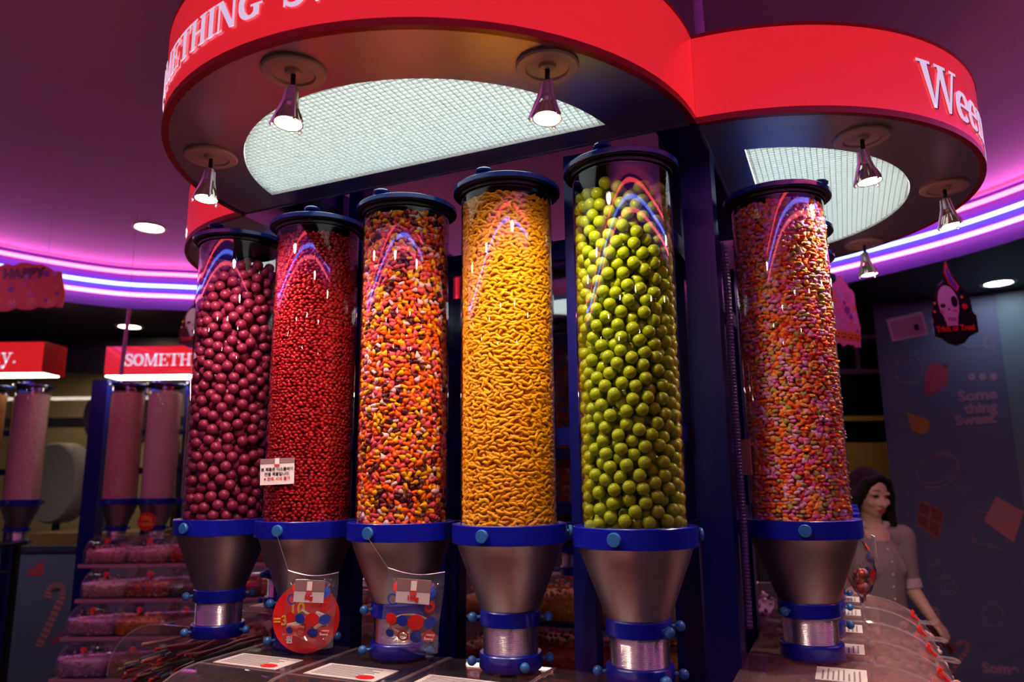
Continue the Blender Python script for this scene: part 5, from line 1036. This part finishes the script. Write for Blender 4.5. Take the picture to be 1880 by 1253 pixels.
capsule(B, hp(0, .078, .004), hp(0, .098, -.028), .008, .0125, 10); hball((-.011, .085, -.030), .008, (1, 1, .8)); hball((.011, .085, -.030), .008, (1, 1, .8))
capsule(B, hp(-.014, .078, -.052), hp(.014, .078, -.052), .0075, .0075, 10); capsule(B, hp(-.010, .077, -.061), hp(.010, .077, -.061), .0075, .0075, 10)
for s in (-1, 1):
    hball((.034 * s, .070, .020), .017, (1.2, .6, .6)); hball((.036 * s, .060, -.022), .024, (1, .8, .9)); hball((.074 * s, -.008, -.006), .022, (.35, .7, 1.3))
capsule(B, bp_(0, -.005, 1.34), HC - up * .05, .050, .046)
chain(B, [bp_(0, 0, .90), bp_(0, 0, 1.02), bp_(0, .005, 1.18), bp_(0, 0, 1.30)], [.125, .105, .115, .085]); chain(B, [bp_(-.13, 0, 1.305), bp_(.13, 0, 1.305)], [.05, .05])
for s in (-1, 1):
    chain(B, [bp_(.075 * s, 0, .88), bp_(.085 * s, .01, .48), bp_(.085 * s, -.01, .10)], [.085, .055, .036]); chain(B, [bp_(.085 * s, -.02, .045), bp_(.085 * s, .13, .03)], [.036, .026])
# her left arm (towards the pillar) with the phone hand, her right arm folded in front
SH, EL, WR = bp_(.155, 0, 1.30), Vector((.160, .02, 1.085)), Vector((.195, -.085, .955)); chain(B, [SH, EL, WR], [.046, .038, .024])
SH2, EL2, WR2 = bp_(-.155, 0, 1.30), bp_(-.20, .02, 1.07), bp_(-.09, .18, 1.02); chain(B, [SH2, EL2, WR2], [.046, .038, .024])
def hand(wr_, d, pal, th_side, curl):
    """d: direction of the fingers, pal: palm normal"""
    d = d.normalized(); sd = d.cross(pal).normalized() * th_side; pal = sd.cross(d).normalized() * th_side
    K = wr_ + d * .075; capsule(B, wr_ + d * .012, wr_ + d * .03, .020, .022)
    for k, (o, L) in enumerate(((-.026, .058), (-.009, .070), (.009, .074), (.026, .066))):
        a = wr_ + d * .02 + sd * o * .6; b = K + sd * o; capsule(B, a, b, .0125, .0098, 10); c1, c2 = curl
        p1 = b + (d * math.cos(c1) + pal * math.sin(c1)) * L * .45; p2 = p1 + (d * math.cos(c1 + c2) + pal * math.sin(c1 + c2)) * L * .32; p3 = p2 + (d * math.cos(c1 + 2 * c2) + pal * math.sin(c1 + 2 * c2)) * L * .24; chain(B, [b, p1, p2, p3], [.0095, .0088, .008, .007])
    a = wr_ + d * .022 + sd * .020; b = wr_ + d * .055 + sd * .045 + pal * .012; c = wr_ + d * .085 + sd * .040 + pal * .026; chain(B, [a, b, c], [.013, .0105, .0085])
    return K, sd, pal, d
HD = Vector((.42, -.30, -.75)); K1 = hand(WR, HD, Vector((-.45, .60, -.30)), 1, (.30, .55)); hand(WR2, bp_(.8, .4, -.1), Vector((0, 0, -1)), 1, (.3, .4))
body = remesh(B, 'body', M_SKIN, wn, .0052, 3)
for s in (-1, 1):
    c = hp(.033 * s, .083, .012); e = MB(); e.ball(c, .011, 12, 8, (1.25, .55, .6), Matrix((hl, hf, hu)).transposed().to_4x4()); e.obj('eye', mat('eye_dark', (.03, .015, .015), .2), wn)
    e = MB(); e.tube([hp(.018 * s, .090, .036), hp(.034 * s, .089, .041), hp(.052 * s, .080, .036)], [.002, .003, .0015], 6); e.obj('eyebrow', M_HAIR, wn)
e = MB(); e.tube([hp(-.022, .082, -.054), hp(-.008, .0885, -.051), hp(0, .0885, -.053), hp(.008, .0885, -.051), hp(.022, .082, -.054)], [.002, .0045, .004, .0045, .002], 6); e.tube([hp(-.018, .082, -.060), hp(0, .088, -.064), hp(.018, .082, -.060)], [.002, .005, .002], 6); e.obj('lips', mat('lips', (.42, .05, .06), .4), wn)
# hair
h = MB(); Mx = Matrix((hl, hf, hu)).transposed().to_4x4()
h.ball(hp(0, -.022, .040), .094, 20, 14, (.98, 1.0, 1.0), Mx)
g = random.Random(3)
for s in (-1, 1):
    for k in range(7):
        f0 = .040 - .022 * k; a = hp(.060 * s, f0 * .9 + .008, .075 - .01 * k); P = [a, hp(.090 * s, f0 * .7, .0), hp(.100 * s, f0 * .6 - .01, -.07), hp(.108 * s, f0 * .5 - .005, -.13 - .01 * (k % 2)), hp((.100 + .02 * (k % 2)) * s, f0 * .4 + .01, -.185), hp((.085 + .015 * (k % 3)) * s, f0 * .4 + .02, -.22 - .015 * (k % 3))]
        for i in range(len(P) - 1): capsule(h, P[i], P[i + 1], (.020, .026, .028, .030, .026, .014)[i], (.020, .026, .028, .030, .026, .014)[i + 1], 8)
for k in range(6):
    l = -.07 + .028 * k; P = [hp(l, -.085, .04), hp(l * 1.1, -.10, -.06), hp(l * 1.2, -.10, -.16), hp(l * 1.2, -.09, -.24)]
    for i in range(3): capsule(h, P[i], P[i + 1], (.03, .034, .032, .02)[i], (.03, .034, .032, .02)[i + 1], 8)
for s in (-1, 1): capsule(h, hp(.008 * s, .066, .098), hp(.066 * s, .040, .058), .016, .020, 8); capsule(h, hp(.066 * s, .040, .058), hp(.082 * s, .030, -.02), .020, .018, 8)
remesh(h, 'hair', M_HAIR, wn, .006, 3)
# shirt: thin stripes
ms = bpy.data.materials.new('striped_cotton'); ms.use_nodes = True; nt = ms.node_tree; b = nt.nodes['Principled BSDF']; tc = nt.nodes.new('ShaderNodeTexCoord'); mp = nt.nodes.new('ShaderNodeMapping'); mp.inputs['Rotation'].default_value = (0, 0, -YAW)
wv = nt.nodes.new('ShaderNodeTexWave'); wv.inputs['Scale'].default_value = 38; cr = nt.nodes.new('ShaderNodeValToRGB'); cr.color_ramp.elements[0].position = .35; cr.color_ramp.elements[1].position = .55; cr.color_ramp.elements[0].color = (.17, .13, .15, 1); cr.color_ramp.elements[1].color = (.30, .23, .24, 1)
nt.links.new(tc.outputs['Object'], mp.inputs['Vector']); nt.links.new(mp.outputs[0], wv.inputs['Vector']); nt.links.new(wv.outputs['Fac'], cr.inputs[0]); nt.links.new(cr.outputs[0], b.inputs['Base Color']); b.inputs['Roughness'].default_value = .8
s_ = MB(); chain(s_, [bp_(0, 0, .86), bp_(0, 0, 1.02), bp_(0, .008, 1.18), bp_(0, -.005, 1.285)], [.142, .120, .132, .092])
for k in (-1, 1): s_.ball(bp_(.055 * k, .080, 1.17), .052, 12, 8); 
chain(s_, [bp_(-.135, -.005, 1.302), bp_(.135, -.005, 1.302)], [.058, .058]); cu = SH.lerp(EL, .97); cu2 = SH2.lerp(EL2, .97)
chain(s_, [SH, SH.lerp(EL, .5), cu], [.062, .056, .052]); chain(s_, [SH2, SH2.lerp(EL2, .5), cu2], [.062, .056, .052])
shirt = remesh(s_, 'shirt', ms, wn, .007, 4)
c_m = MB(); fwd_e = (WR - EL).normalized(); d_ = (EL - SH).normalized()
q = Vector((0, 0, 1)).rotation_difference((d_ + fwd_e * .4).normalized()).to_matrix().to_4x4(); c_m.lathe([(.046, -.02), (.058, -.02), (.060, 0), (.058, .022), (.046, .024)], 20, Matrix.Translation(EL) @ q, close=True); c_m.obj('rolled_cuff', mat('pale_cuff_cotton', (.46, .36, .38), .8), wn)
for s in (-1, 1):
    P = [bp_(.02 * s, .062, 1.335), bp_(.062 * s, .030, 1.365), bp_(.060 * s, -.04, 1.375)]; MB().tube(P, [.008, .016, .012], 8).obj('collar', MATS['pale_cuff_cotton'], wn)
for k in range(6): MB().ball(bp_(0, .128 + (.004 if k < 3 else 0) - (.02 if k == 0 else 0), 1.26 - .055 * k), .005, 8, 6).obj('button', M_WPR, wn)
tr = MB(); chain(tr, [bp_(-.05, 0, .90), bp_(.05, 0, .90)], [.128, .128])
for s in (-1, 1): chain(tr, [bp_(.075 * s, 0, .87), bp_(.085 * s, .01, .48), bp_(.085 * s, -.01, .10)], [.100, .072, .058])
remesh(tr, 'trousers', mat('dark_denim', (.02, .022, .045), .8), wn, .009, 3)
sh = MB()
for s in (-1, 1): chain(sh, [bp_(.085 * s, -.03, .045), bp_(.085 * s, .14, .036)], [.044, .034])
remesh(sh, 'shoes', mat('white_canvas', (.5, .48, .46), .7), wn, .008, 3)
K, sd, pal, d = K1; pc = Vector((PX, PY, 0)) + K + pal * .022 + d * .015
ph = MB(); ph.box((0, 0, 0), (.072, .146, .009)); Rm = Matrix((sd, d, pal)).transposed().to_4x4()
o = thing('phone', 'dark smartphone held in the lowered hand of the woman', 'phone', (0, 0, 0)); o.matrix_basis = Matrix.Translation(pc) @ Rm
ph.obj('case', mat('dark_red_phone_case', (.10, .015, .02), .35), o, smooth=False); MB().box((0, 0, .005), (.066, .138, .001)).obj('screen', mat('phone_screen', (.01, .01, .012), .1), o, smooth=False); MB().box((-.018, .05, -.006), (.02, .03, .003)).obj('camera_bump', M_BLACK, o, smooth=False)
